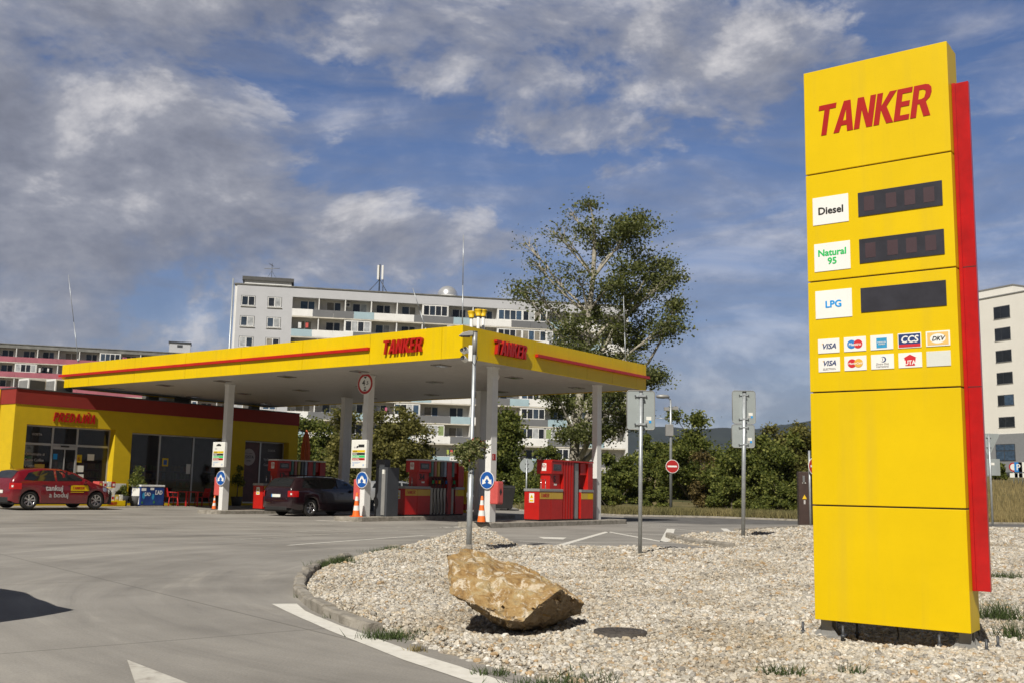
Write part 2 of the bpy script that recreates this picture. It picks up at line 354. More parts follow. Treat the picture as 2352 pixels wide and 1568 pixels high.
def apron():
    mb = MB(); ys_ = [11, 12.5, 14, 15.5, 17, 18.5, 19.5, 60]; zz_ = [-.01, .006, .03, .062, .095, .118, .13, .13]; V = []
    for y_, z_ in zip(ys_, zz_):
        for x_ in (-30, -10, 10, 30): V.append(L2W(x_, y_, z_))
    F = [(i*4+k, i*4+k+1, i*4+k+5, i*4+k+4) for i in range(7) for k in range(3)]
    mb.add(V, F, CONC, True); tag(mb.build('forecourt_apron'), kind='structure')
apron()
# ------------------------------------------------------------------ gravel island
gp_px = [(1113.8,1220),(1149,1231),(1173,1240.5),(1210.7,1259),(1463.7,1261),(1682.5,1262.5),(1604,1254),(1529,1243),(1548,1233),(1640,1227),(1692,1221.5),(1745.6,1218),(1836,1211.5),(2000,1212),(2352,1215)]
gp = [(at(*p).x, at(*p).y) for p in gp_px]
gp += [(40, 40), (40, 3.0), (2.2, 3.0)]
corner_px = [(1240,1568),(1102.8,1529),(1014.5,1504),(961.9,1484),(901.7,1461.4),(864.2,1448.8),(824.1,1438.8),(766.6,1416.4),(716.5,1391.3),(691.4,1366),(686.4,1346.3),(701.5,1322),(736.5,1297.5),(796.6,1283),(846.7,1271),(921.7,1253.6),(964.4,1243.6),(1040,1231),(1084.3,1225)]
cpts = [at(*p) for p in corner_px]; gp += [(p.x, p.y) for p in cpts]
GP = np.array(gp)
def inside(x, y):
    c = np.zeros(x.shape, bool); n = len(GP)
    for i in range(n):
        x1, y1 = GP[i]; x2, y2 = GP[(i+1) % n]
        if y1 == y2: continue
        c ^= ((y1 > y) != (y2 > y)) & (x < (x2-x1)*(y-y1)/(y2-y1)+x1)
    return c
def pdist(x, y):
    d = np.full(x.shape, 1e9); n = len(GP)
    for i in range(n):
        a_ = GP[i]; b_ = GP[(i+1) % n]; ab = b_-a_; L = ab@ab
        tt = np.clip(((x-a_[0])*ab[0]+(y-a_[1])*ab[1])/L, 0, 1)
        d = np.minimum(d, np.hypot(x-a_[0]-tt*ab[0], y-a_[1]-tt*ab[1]))
    return d
MND = at(1100, 1236)
def gh(x, y):
    x = np.asarray(x, float); y = np.asarray(y, float)
    ins = inside(x, y); d = pdist(x, y); d = np.where(ins, d, -d)
    z = -.03+.085*sstep((d+.05)/.35)
    bumps = .018*np.sin(x*2.1+1.3)*np.cos(y*1.7)+.022*np.sin(x*.9+y*.6)+.012*np.sin(3.7*x-2.2*y)
    z = z+np.where(ins, bumps*sstep(d/.6), 0)
    z = z-.05*np.exp(-(((x-3.15)/.9)**2+((y-8.35)/.8)**2))
    z = z+.15*np.exp(-(((x-MND.x+.1)/.9)**2+((y-MND.y)/1.8)**2))*sstep(d/.5)
    return z
GBED = mat('gravel bed', (.3, .26, .2), .95, coord='Object', scale=28, stops=[(.3, (.13, .11, .085)), (.47, (.3, .26, .2)), (.6, (.48, .42, .33))], bump=1, bscale=45)
xs = np.arange(-3.2, 40, .22); ys = np.arange(3, 41, .22)
X_, Y_ = np.meshgrid(xs, ys); Z_ = gh(X_, Y_); D_ = inside(X_, Y_) | (pdist(X_, Y_) < .3)
ii = np.arange(X_.size).reshape(X_.shape); q = np.stack([ii[:-1, :-1], ii[:-1, 1:], ii[1:, 1:], ii[1:, :-1]], -1).reshape(-1, 4)
q = q[D_.ravel()[q].all(1)]
used, inv = np.unique(q, return_inverse=True)
tag(np_mesh('gravel_bed', np.stack([X_, Y_, Z_], -1).reshape(-1, 3)[used], inv.reshape(-1, 4), GBED), kind='structure')
ng = np.random.default_rng(3)
def ico():
    p = (1+5**.5)/2; v = np.array([(-1,p,0),(1,p,0),(-1,-p,0),(1,-p,0),(0,-1,p),(0,1,p),(0,-1,-p),(0,1,-p),(p,0,-1),(p,0,1),(-p,0,-1),(-p,0,1)], float); v /= np.linalg.norm(v[0])
    f = np.array([(0,11,5),(0,5,1),(0,1,7),(0,7,10),(0,10,11),(1,5,9),(5,11,4),(11,10,2),(10,7,6),(7,1,8),(3,9,4),(3,4,2),(3,2,6),(3,6,8),(3,8,9),(4,9,5),(2,4,11),(6,2,10),(8,6,7),(9,8,1)]); return v, f
IV, IF = ico()
def pebbles(n, y0, y1, r0, r1):
    y = ng.uniform(y0, y1, n*3); x = ng.uniform(-3.2, 40, n*3)
    k = (x < y*.53+1.2) & (x > -y*.35-1.5) & inside(x, y); x = x[k]; y = y[k]
    k = pdist(x, y) > .04; x = x[k]; y = y[k]
    return x, y, ng.lognormal(math.log((r0+r1)/2), .38, len(x)).clip(r0*.6, r1*2.2)
def dens(y0, y1, d): return int((y1-y0)*43.2*d/3)
P = [pebbles(dens(a_, b_, d), a_, b_, r0, r1) for a_, b_, d, r0, r1 in [(5.2, 8.5, 1700, .010, .017), (8.5, 12, 1300, .010, .018), (12, 17, 800, .012, .020), (17, 26, 330, .015, .026), (26, 41, 100, .022, .038)]]
px_, py_, pr_ = [np.concatenate([p[i] for p in P]) for i in range(3)]; n = len(px_); print('PEBBLES', n)
pz_ = gh(px_, py_)+pr_*.25
A = ng.normal(size=(n, 4)); A /= np.linalg.norm(A, axis=1)[:, None]; w_, x_, y_, z_ = A.T
RM = np.stack([1-2*(y_*y_+z_*z_), 2*(x_*y_-w_*z_), 2*(x_*z_+w_*y_), 2*(x_*y_+w_*z_), 1-2*(x_*x_+z_*z_), 2*(y_*z_-w_*x_), 2*(x_*z_-w_*y_), 2*(y_*z_+w_*x_), 1-2*(x_*x_+y_*y_)], -1).reshape(n, 3, 3)
S = ng.uniform(.55, 1.25, (n, 1, 3)); J = ng.uniform(.78, 1.18, (n, 12, 1))
V = np.einsum('nij,nkj->nki', RM, IV[None]*S*J)*pr_[:, None, None]; V[:, :, 2] *= .75
V += np.stack([px_, py_, pz_], -1)[:, None, :]
F = (IF[None]+np.arange(n)[:, None, None]*12).reshape(-1, 3)
PEB = bpy.data.materials.new('pebble'); PEB.use_nodes = True; t = PEB.node_tree; b = t.nodes['Principled BSDF']; b.inputs['Roughness'].default_value = .7
gm = N(t, 'ShaderNodeNewGeometry'); tcn = N(t, 'ShaderNodeTexCoord'); no = N(t, 'ShaderNodeTexNoise'); no.inputs['Scale'].default_value = 60; no.inputs['Detail'].default_value = 3; t.links.new(tcn.outputs['Object'], no.inputs['Vector'])
c_ = ramp_(t, gm.outputs['Random Per Island'], [(0, (.60, .58, .53)), (.16, (.38, .36, .32)), (.32, (.72, .70, .66)), (.46, (.50, .43, .32)), (.6, (.66, .63, .57)), (.72, (.30, .29, .27)), (.79, (.48, .34, .19)), (.85, (.76, .75, .72)), (1, (.20, .19, .18))])
c_ = mixc(t, 1.0, c_, ramp_(t, no.outputs[0], [(.3, (.64, .62, .58)), (.7, (1.08, 1.07, 1.04))]), 'MULTIPLY'); nl = N(t, 'ShaderNodeTexNoise'); nl.inputs['Scale'].default_value = .9; nl.inputs['Detail'].default_value = 5; t.links.new(tcn.outputs['Object'], nl.inputs['Vector'])
c_ = mixc(t, 1.0, c_, ramp_(t, nl.outputs[0], [(.35, (.80, .76, .70)), (.55, (1.04, 1.03, 1.02))]), 'MULTIPLY'); t.links.new(c_, b.inputs['Base Color'])
peb = np_mesh('gravel', V.reshape(-1, 3), F, PEB, smooth=False)
tag(peb, 'pale cream and tan pebbles covering the traffic island', 'gravel', kind='stuff')

def sweep(name, pts, w_, h_, m, z0=-.02, wob=0, kind='structure', cat=None, label=None):
    mb = MB(); prof = [(-w_/2, 0), (-w_/2+.01, h_*.8), (-w_/2+.035, h_), (w_/2-.02, h_), (w_/2, h_*.85), (w_/2, 0)]
    pts = [Vector((p[0], p[1], 0)) for p in pts]; V = []
    for i, p in enumerate(pts):
        d = (pts[min(i+1, len(pts)-1)]-pts[max(i-1, 0)]).normalized(); nn = Vector((-d.y, d.x, 0))
        for a_, b_ in prof:
            k = wob*noise.noise(Vector((p.x*3, p.y*3, b_*9+a_*20)))
            V.append(p+nn*(a_+k*(1 if b_ else .3))+Vector((0, 0, z0+b_+(k*.7 if b_ else 0))))
    n_ = len(prof); F = [(i*n_+k, i*n_+k+1, (i+1)*n_+k+1, (i+1)*n_+k) for i in range(len(pts)-1) for k in range(n_-1)]
    F += [tuple(range(n_)), tuple((len(pts)-1)*n_+k for k in reversed(range(n_)))]
    mb.add(V, F, m, False); o = mb.build(name); return tag(o, label, cat, kind=kind)
def dense(pts, st_):
    out = []
    for a_, b_ in zip(pts[:-1], pts[1:]):
        a_ = Vector(a_[:2]); b_ = Vector(b_[:2]); k = max(1, int((b_-a_).length/st_))
        out += [a_.lerp(b_, i/k) for i in range(k)]
    return out+[Vector(pts[-1][:2])]
def smooth(pts, k=2):
    pts = [Vector(p[:2]) for p in pts]
    for _ in range(k):
        o_ = [pts[0]]
        for a_, b_ in zip(pts[:-1], pts[1:]): o_ += [a_.lerp(b_, .25), a_.lerp(b_, .75)]
        pts = o_+[pts[-1]]
    return pts
kp = dense(smooth(cpts[5:14]), .05); k0 = 0
while k0 < len(kp)-4:
    k1 = min(len(kp)-1, k0+rnd.randint(9, 15)); sweep('kerb', kp[k0:k1+1], .14+rnd.uniform(-.01, .01), .108+rnd.uniform(-.03, .015), CON, wob=.045); k0 = k1
sweep('kerb', dense([at(1535, 1233), at(1560, 1243), at(1604, 1251), at(1682, 1260)], .15), .16, .15, CON, wob=.008)
sweep('kerb', dense([at(1692, 1221), at(1836, 1211.5), at(2010, 1212.5), at(2352, 1215.5), at(2500, 1217)], .4), .16, .13, CON, wob=.008)
sweep('kerb', dense([Vector(p) for p in far_edge], .5), .18, .10, CON)
mb = MB()
for (x, y, s_, a_) in [(905, 1256, .11, .3), (880, 1263, .08, 1.1), (760, 1291, .09, .2), (1000, 1236, .1, .5)]:
    p = at(x, y, .04); X = Matrix.Translation(p)@Matrix.Rotation(a_, 4, 'Z'); mb.cb((0, 0, 0), (s_*2.2, s_, s_), CON, X)
tag(mb.build('kerb_rubble', bevel=.02), 'broken bits of kerb concrete lying along the gravel edge', 'rubble', kind='stuff')

# ------------------------------------------------------------------ painted markings
PNT = mat('road paint', (.62, .60, .54), .7, var=.14, scale=9, stops=[(.26, (.46, .43, .38)), (.40, (.68, .66, .60)), (.7, (.78, .76, .70))])
PNTF = mat('worn road paint', (.42, .40, .35), .8, scale=7, stops=[(.34, (.34, .31, .27)), (.5, (.52, .50, .45)), (.7, (.62, .60, .54))])
def marking(px, m=PNT, z=.004, wide=None):
    if wide:
        pts = [at(*p) for p in px]; L_ = []; R_ = []
        for i, p in enumerate(pts):
            d = (pts[min(i+1, len(pts)-1)]-pts[max(i-1, 0)]).normalized(); nn = Vector((-d.y, d.x, 0))*wide/2; L_.append(p+nn); R_.append(p-nn)
        P_ = L_+R_[::-1]
    else: P_ = [at(*p) for p in px]
    return poly_sheet('lane_marking', P_, z, m)
c7 = crop(600, 1280, 3.6717)
lo = [(290,840),(420,905),(560,970),(700,1030),(830,1090),(1200,1235),(1500,1355),(1850,1470),(2203,1590),(2700,1760)]
hi = [(520,838),(600,905),(700,950),(800,990),(920,1040),(1050,1085),(1400,1210),(1700,1320),(2000,1410),(2203,1478),(2700,1650)]
marking([c7(*p) for p in lo]+[c7(*p) for p in hi[::-1]])
marking([(292, 1515), (430, 1568), (560, 1625), (318, 1620), (310, 1568)], PNTF)
for a_, b_, w_ in [((440,302),(1690,210),.10), ((460,182),(1500,132),.09), ((0,250),(1990,130),.07), ((0,135),(930,108),.08), ((1880,135),(2080,132),.3), ((700,72),(1000,84),.25)]:
    marking([c7(*a_), c7(*b_)], PNTF if w_ < .1 else PNT, .005, w_)
c8 = crop(1100, 1180, 2.94)
for pl, w_ in [([(830,550),(1230,436)], .16), ([(1236,436),(1650,512)], .14), ([(1656,510),(1697,414)], .26), ([(580,505),(1400,550)], .09), ([(1330,448),(1950,468)], .08), ([(1722,415),(2140,453)], .09), ([(2140,450),(2085,412)], .22), ([(20,405),(130,402)], .3), ([(1380,395),(1740,392)], .07)]:
    marking([c8(*p) for p in pl], PNT, .005 if w_ > .12 else .0065, w_)
marking([c8(*p) for p in [(720,473),(930,478),(905,492),(760,486)]], PNT)
# manhole on the gravel
mp_ = at(1425, 1443, .09); mb = MB(); IRON = mat('rusty iron', (.07, .06, .052), .75, var=.3, scale=20, bump=.6, bscale=30)
mb.lathe([(0, .02), (.165, .02), (.17, .012), (.178, .012), (.183, .02), (.215, .018), (.22, -.03)], 36, IRON)
for k in range(-3, 4):
    for j in range(-3, 4):
        if k*k+j*j < 12: mb.cb((k*.04, j*.04, .021), (.024, .024, .005), IRON)
o = mb.build('manhole_cover', loc=(mp_.x, mp_.y, float(gh(mp_.x, mp_.y))+.012)); tag(o, 'round dark iron manhole cover set in the gravel right of the boulder', 'manhole cover')

# ------------------------------------------------------------------ boulder
def hull(px):
    bm = bmesh.new()
    for x, y, Y in px: bm.verts.new(atY(x, y, Y))
    bmesh.ops.convex_hull(bm, input=bm.verts); return bm
bp = [(1021,1269,9.0),(1026,1320,8.75),(1032,1364,8.5),(1058,1256,9.15),(1100,1279,9.3),(1175,1289,9.35),(1229,1312,9.3),(1286,1340,9.2),(1330,1366,9.05),(1349,1386,9.0),(1338,1408,9.0),(1265,1442,8.9),(1218,1459,8.75),(1176,1450,8.7),(1090,1400,8.75),(1197,1429,8.18),(1164,1424,8.2),(1288,1352,8.48),(1245,1385,8.3),(1085,1384,8.34),(1040,1290,8.75),(1120,1425,9.2),(1240,1430,9.3),(1060,1340,9.4),(1300,1390,9.5)]
bm = hull(bp); ge = [v for v in bm.verts if not v.link_faces]; bmesh.ops.delete(bm, geom=ge, context='VERTS')
bmesh.ops.triangulate(bm, faces=bm.faces)
for k in range(5): 
    bmesh.ops.subdivide_edges(bm, edges=[e for e in bm.edges if e.calc_length() > .03], cuts=1, use_grid_fill=True)
    bmesh.ops.triangulate(bm, faces=bm.faces)
    if k == 2: bmesh.ops.smooth_vert(bm, verts=bm.verts, factor=.15, use_axis_x=True, use_axis_y=True, use_axis_z=True)
bm.normal_update()
ctr = sum((v.co for v in bm.verts), Vector())/len(bm.verts)
for v in bm.verts:
    p = v.co; r1 = 1-abs(noise.noise(p*5+Vector((3, 1, 7)))); k = noise.noise(p*3.1)*.022+(r1-.75)*.035+noise.noise(p*13)*.013+noise.noise(p*34)*.007
    c_ = noise.cell(Vector((p.x*7, p.y*7, p.z*14+p.x*4)))*.014
    v.co = p+v.normal*(k+c_-.015)
me = bpy.data.meshes.new('boulder'); bm.to_mesh(me); bm.free()
ROCK = bpy.data.materials.new('ochre rock'); ROCK.use_nodes = True; t = ROCK.node_tree; b = t.nodes['Principled BSDF']; b.inputs['Roughness'].default_value = .85
tcn = N(t, 'ShaderNodeTexCoord')
def nz(sc_, de=8, ro=.6, di=0.0, src=None):
    n_ = N(t, 'ShaderNodeTexNoise'); n_.inputs['Scale'].default_value = sc_; n_.inputs['Detail'].default_value = de; n_.inputs['Roughness'].default_value = ro; n_.inputs['Distortion'].default_value = di; t.links.new(tcn.outputs['Object'], n_.inputs['Vector']); return n_.outputs[0]
c_ = ramp_(t, nz(6.5, 11, .72, .4), [(.30, (.12, .08, .04)), (.42, (.30, .18, .065)), (.53, (.40, .265, .11)), (.62, (.42, .33, .18)), (.74, (.52, .46, .34))])
wv = ramp_(t, nz(8.5, 12, .74, .8), [(.52, (0, 0, 0)), (.57, (.8, .8, .8))]); c_ = mixc(t, wv, c_, (.68, .60, .47))
gv = ramp_(t, nz(13, 10, .7, .4), [(.56, (0, 0, 0)), (.66, (.6, .6, .6))]); c_ = mixc(t, gv, c_, (.17, .145, .10))
# grey-brown underside and right end, shade painted in as a darker tone
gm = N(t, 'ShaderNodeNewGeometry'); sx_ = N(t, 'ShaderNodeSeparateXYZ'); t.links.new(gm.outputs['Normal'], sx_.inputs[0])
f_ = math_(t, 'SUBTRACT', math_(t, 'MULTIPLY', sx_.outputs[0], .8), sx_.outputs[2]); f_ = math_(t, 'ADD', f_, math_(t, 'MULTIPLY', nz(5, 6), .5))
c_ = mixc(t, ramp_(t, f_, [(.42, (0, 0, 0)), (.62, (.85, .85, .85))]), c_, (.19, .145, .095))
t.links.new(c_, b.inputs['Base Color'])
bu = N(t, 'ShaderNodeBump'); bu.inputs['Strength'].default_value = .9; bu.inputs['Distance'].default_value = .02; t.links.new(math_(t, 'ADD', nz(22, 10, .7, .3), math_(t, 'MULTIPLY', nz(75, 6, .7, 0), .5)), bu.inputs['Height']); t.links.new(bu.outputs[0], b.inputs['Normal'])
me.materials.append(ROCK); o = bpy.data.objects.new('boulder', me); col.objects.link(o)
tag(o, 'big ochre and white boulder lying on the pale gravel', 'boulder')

# ------------------------------------------------------------------ grass tufts
WEED = mat('weed green', (.06, .09, .02), .8, scale=4, island=.4, c2=(.03, .05, .012))
STRAW = mat('dry straw', (.30, .23, .10), .85, scale=1.5, island=.35, c2=(.14, .12, .045))
def blades(n, fx, hgt, wid, lean=.45):
    c = fx(n); h_ = ng.uniform(.45, 1.1, n)*hgt; a_ = ng.uniform(0, 6.283, n); l_ = ng.normal(0, lean, (n, 2))*h_[:, None]
    dx_ = np.stack([np.cos(a_), np.sin(a_)], -1)*wid/2
    V = np.zeros((n, 3, 3)); V[:, 0, :2] = c[:, :2]-dx_; V[:, 1, :2] = c[:, :2]+dx_; V[:, :2, 2] = c[:, 2:3]-.01
    V[:, 2, :2] = c[:, :2]+l_; V[:, 2, 2] = c[:, 2]+h_
    return V.reshape(-1, 3), np.arange(3*n).reshape(-1, 3)
def tuft(px, py, r, h_, n, label, z=.05, m=WEED, wid=.010, grp='weeds on the gravel island'):
    p = at(px, py, z)
    def fx(k):
        q_ = ng.normal(0, r*.5, (k, 2)); return np.stack([p.x+q_[:, 0]*1.5, p.y+q_[:, 1], np.maximum(gh(p.x+q_[:, 0]*1.5, p.y+q_[:, 1]), 0)], -1)
    V, F = blades(n, fx, h_, wid, .5); o = np_mesh('weed', V, F, m, False)
    return tag(o, label, 'weed', grp)
tuft(775, 1296, .16, .13, 420, 'thick green weed clump on the broken kerb, far left of the gravel')
tuft(735, 1305, .12, .12, 220, 'green weed at the outer side of the kerb bend', z=0)
tuft(885, 1262, .25, .10, 420, 'long low weed tuft along the upper kerb edge')
tuft(700, 1372, .06, .07, 60, 'tiny weed at the foot of the kerb bend', z=0)
tuft(770, 1418, .06, .07, 70, 'small weed sprouting at the low side of the kerb', z=0)
tuft(895, 1450, .16, .09, 300, 'straggly weeds where the near kerb ends')
tuft(960, 1478, .05, .06, 60, 'brown dead weed on the gravel edge beside the white line', m=STRAW)
tuft(1800, 1540, .10, .09, 120, 'small weed in the gravel before the left foot of the price sign')
tuft(2300, 1325, .22, .12, 300, 'green weed tuft right of the red strip of the price sign')
tuft(2290, 1425, .16, .22, 320, 'tall weeds in the shadow behind the price sign')
tuft(2330, 1470, .12, .18, 120, 'straggly weed stalks at the right edge of the gravel')
tuft(1290, 1562, .22, .08, 420, 'green weed patch at the bottom edge of the gravel')
tuft(1130, 1530, .1, .06, 100, 'thin weeds at the gravel edge near the bottom')
tuft(1960, 1545, .06, .08, 60, 'tiny weed below the middle of the price sign')
def bank(k):
    y = 49+51*ng.uniform(0, 1, k)**1.6; x = y*ng.uniform(.33, .60, k)
    return np.stack([x, y, terr(x, y)], -1)
V, F = blades(36000, bank, .55, .05, .2); tag(np_mesh('dry_grass', V, F, STRAW, False), 'tall dry grass on the bank below the white building', 'grass', kind='stuff')
fe = [Vector(p) for p in far_edge]
def verge(k):
    i = ng.integers(1, 5, k); a_ = np.array([[p.x, p.y] for p in fe]); tt = ng.uniform(0, 1, k)[:, None]; p = a_[i]*(1-tt)+a_[i+1]*tt; r_ = np.abs(ng.normal(0, 2.6, k))+.15
    x = p[:, 0]-.15*r_; y = p[:, 1]+r_; return np.stack([x, y, terr(x, y)], -1)
V, F = blades(26000, verge, .48, .05, .35); tag(np_mesh('verge_grass', V, F, mat('verge grass', (.22, .18, .075), .9, scale=.35, island=.4, c2=(.075, .085, .025)), False), 'scrubby yellow green grass along the verge under the bushes', 'grass', kind='stuff')

# ================================================================== PRICE TOTEM
YT = .6458
tot_ = thing('price_sign', 'tall yellow price sign pylon with a red strip down its right side', 'price sign', (2.53, 8.681, 0), -YT)
TW, TD = 1.203, .30
seams = [4.871, 3.939, 2.993, 2.048, 1.110, .185]
for i in range(5):
    z1, z0 = seams[i]-(0 if i == 0 else .006), seams[i+1]+(0 if i == 4 else .006)
    mb = MB(); mb.box(0, TW, 0, TD*.48, z0, z1); mb.box(.004, TW-.004, TD*.48+.005, TD, z0, z1); mb.build('panel', YEL, tot_, bevel=.004)
mb = MB(); mb.box(.02, TW-.02, .02, TD-.02, .2, 4.85); mb.build('core', DGR, tot_)
mb = MB(); mb.box(TW+.002, TW+.128, .10, .145, .494, 4.535); mb.box(TW+.002, TW+.03, .085, .16, .494, 4.535); mb.build('red_strip', REDP, tot_, bevel=.003)
mb = MB()
for z in (3.0, 2.05): mb.box(TW+.004, TW+.1285, .0985, .1, z, z+.006)
mb.build('strip_joint', DKT, tot_)
TX = FR((0, 0, 0), (1, 0, 0))
mb = MB(); put(mb, word('TANKER', .27, 1.0, .002, gap=.035), TX, REDL, off=(.095, 4.272, .003)); mb.build('lettering', None, tot_)
def plate(x0, x1, z0, z1, name='fuel_plate', m=WHTS, parent=None, fr=None):
    mb = MB(); mb.box(x0, x1, -.006, 0, z0, z1, m); o = mb.build(name, None, parent or tot_, bevel=.003); return o
FRM = mat('plate edge', (.55, .5, .3), .5)
def tx(par, s, size, cx_, z, m, bold=.004, shear=0, sx=1, align='CENTER', y=.0075):
    mb = MB(); put(mb, text(s, size, .0008, bold, shear, align), TX, m, sx=sx, off=(cx_, z, y)); return mb.build('lettering', None, par)
p1 = plate(.058, .368, 3.48, 3.724); tx(p1, 'Diesel', .088, .216, 3.570, DKT, .0028)
p2 = plate(.063, .373, 3.072, 3.316); tx(p2, 'Natural', .080, .219, 3.205, GRN, .0028); tx(p2, '95', .080, .219, 3.130, GRN, .0028)
p3 = plate(.064, .376, 2.665, 2.906); tx(p3, 'LPG', .082, .220, 2.757, SKB, .0028)
DISP = mat('dark display', (.035, .035, .045), .35, var=.2, scale=4)
DSEG = mat('unlit red segment', (.055, .03, .038), .5, var=.1)
for k, z in enumerate((3.505, 3.105, 2.69)):
    mb = MB(); mb.box(.45, 1.125, -.008, .0, z, z+.205, DISP)
    if k < 2:
        for j in range(4): mb.box(.50+j*.15+(.03 if j else 0), .585+j*.15+(.03 if j else 0), -.0095, -.008, z+.04, z+.165, DSEG)
    mb.build('price_display', None, tot_, bevel=.002)
LW = .183
def lg(par, vf, m, c=0): 
    mb = MB(); put(mb, vf, TX, m); return mb
def logo(cx_, z0, items, bg=WHTS, label=None):
    mb = MB(); mb.box(cx_-LW/2, cx_+LW/2, -.006, 0, z0, z0+.121, bg); o = mb.build('card_plate', None, tot_, bevel=.002)
    zc_ = z0+.0605
    for kind, args, m in items:
        mb = MB()
        if kind == 't':
            s, size, ox, oz, bold, sh, sx = args; put(mb, text(s, size, .0006, bold, sh, 'CENTER'), TX, m, sx=sx, off=(cx_+ox, zc_+oz, .0085)); nm = 'lettering'
        elif kind == 'd':
            r, ox, oz, sx, zz = args; put(mb, disc(r, 24, cx_+ox, zc_+oz, sx, 1, zz, .0005), TX, m); nm = 'emblem'
        elif kind == 'r':
            a0, a1, b0, b1, zz = args; put(mb, slab(cx_+a0, cx_+a1, zc_+b0, zc_+b1, zz, zz+.001), TX, m); nm = 'emblem'
        elif kind == 'p':
            pts, zz = args; V = [(cx_+a_, zc_+b_, zz) for a_, b_ in pts]; put(mb, (V, [tuple(range(len(V)))]), TX, m); nm = 'emblem'
        mb.build(nm, None, o)
LBL = mat('logo blue', (.02, .20, .55), .5, var=.02); LRD = mat('logo red', (.6, .02, .03), .5, var=.02); LOR = mat('logo orange', (.75, .42, .06), .5, var=.02)
NAV = mat('logo navy', (.015, .04, .16), .5, var=.02); AMX = mat('logo cyan', (.03, .30, .55), .5, var=.2, scale=8); DK2 = mat('logo gold', (.78, .50, .16), .5, var=.02)
R1, R2 = 2.373, 2.215
logo(.170, R1, [('t', ('VISA', .062, .002, -.023, .0012, .3, 1), NAV), ('p', ([(-.058, .022), (-.044, .022), (-.048, .008)], .0075), LOR)])
logo(.391, R1, [('d', (.036, -.027, 0, 1, .0072), LBL), ('d', (.036, .027, 0, 1, .0078), LRD), ('t', ('Maestro', .034, 0, -.012, .0008, .1, .9), WHTS)])
logo(.610, R1, [('r', (-.042, .042, -.045, .036, .0065), AMX), ('t', ('AMERICAN', .015, 0, -.004, .0003, 0, .95), WHTS), ('t', ('EXPRESS', .015, .002, -.020, .0003, 0, .95), WHTS)])
logo(.830, R1, [('r', (-.085, .085, -.052, .052, .0065), NAV), ('r', (-.085, .085, -.052, -.030, .0078), LRD), ('t', ('CCS', .074, 0, -.015, .0025, .15, .98), WHTS)])
logo(1.048, R1, [('r', (-.08, .08, -.05, .05, .0065), DK2), ('d', (.038, 0, 0, 1.55, .0076), WHTS), ('t', ('DKV', .048, 0, -.016, .0018, .3, .95), DKT)])
logo(.171, R2, [('t', ('VISA', .058, .002, -.006, .0012, .3, 1), NAV), ('t', ('ELECTRON', .022, .002, -.042, .0003, .2, 1), GRYT), ('p', ([(-.056, .034), (-.042, .034), (-.046, .022)], .0075), LOR)])
logo(.391, R2, [('d', (.036, -.027, 0, 1, .0072), LRD), ('d', (.036, .027, 0, 1, .0078), LOR), ('t', ('MasterCard', .025, 0, -.009, .0006, .15, .95), WHTS)])
logo(.611, R2, [('d', (.023, .008, .018, 1, .0072), NAV), ('d', (.018, .002, .018, 1, .0078), WHTS), ('r', (.002, .006, .006, .030, .0082), NAV), ('t', ('Diners Club', .022, 0, -.024, .0004, .2, .95), GRYT), ('t', ('International', .021, 0, -.044, .0004, .2, .95), GRYT)])
logo(.830, R2, [('p', ([(-.036, -.045), (-.045, .02), (-.052, .018), (0, .046), (.052, .018), (.045, .02), (.036, -.045)], .0072), LRD), ('t', ('UTA', .05, 0, -.036, .0016, 0, .85), WHTS)])
logo(1.047, R2, [], mat('blank plate', (.66, .68, .64), .5, var=.03))
for fx0 in (.06, 1.137):
    mb = MB()
    for s_ in (-1, 1): mb.box(fx0-.045, fx0+.045, .15+s_*.05-.006, .15+s_*.05+.006, .045, .20)
    mb.box(fx0-.006, fx0+.006, .106, .194, .045, .20); mb.box(fx0-.12, fx0+.12, .04, .26, .04, .055)
    for s_ in (-1, 1):
        for yy in (.09, .21): mb.add([(fx0+s_*.046, yy, .055), (fx0+s_*.046, yy+.006, .055), (fx0+s_*.10, yy+.006, .055), (fx0+s_*.10, yy, .055), (fx0+s_*.046, yy, .13), (fx0+s_*.046, yy+.006, .13)], [(0, 3, 4), (1, 5, 2), (0, 1, 2, 3), (3, 2, 5, 4), (0, 4, 5, 1)])
    mb.build('foot', GRY, tot_)
    for (bx, by) in ((-.17, .02), (-.08, .30), (.17, .0), (.19, .28)):
        mb = MB(); mb.tube([(fx0+bx, by, .02), (fx0+bx, by, .155)], .011, 8); mb.tube([(fx0+bx, by, .06), (fx0+bx, by, .085)], .02, 6); mb.build('anchor_bolt', DGR, tot_)
mb = MB(); mb.tube([(.62, .12, .2), (.63, .13, .1), (.60, .1, .02)], .007, 6); mb.build('earth_cable', BLK, tot_)
LBUSHG = mat('mint green', (.05, .22, .05), .5, var=.1)

# ================================================================== CANOPY
L1, L2, ZS, ZT = 21.57, 11.03, 4.99, 5.92
can = thing('canopy', 'large yellow forecourt canopy on white columns over the fuel pumps', 'canopy', tuple(O), TH)
mb = MB(); g_ = .012
sx_l = [0, .80, 3.77, 6.88, 10.05, 13.2, 16.4, 19.55, 21.0, L1]
for a_, b_ in zip(sx_l[:-1], sx_l[1:]):
    mb.box(0, .05, a_+g_/2 if a_ else 0, b_-g_/2 if b_ < L1 else b_, ZS-.03, ZT, YEL)
sx_r = [0, .79, 3.715, 6.85, 8.57, 10.28, L2]
for a_, b_ in zip(sx_r[:-1], sx_r[1:]):
    mb.box((a_+g_/2) if a_ else .052, b_-g_/2 if b_ < L2 else b_, 0, .05, ZS-.03, ZT, YEL)
mb.box(L2-.05, L2, .052, L1, ZS-.03, ZT, YEL); mb.box(.052, L2-.052, L1-.05, L1, ZS-.03, ZT, YEL)
mb.build('fascia', None, can)
mb = MB(); mb.box(.056, L2-.056, .056, L1-.056, ZS+.25, ZT-.12, DGR); mb.build('roof_deck', None, can)
mb = MB(); y_ = .06
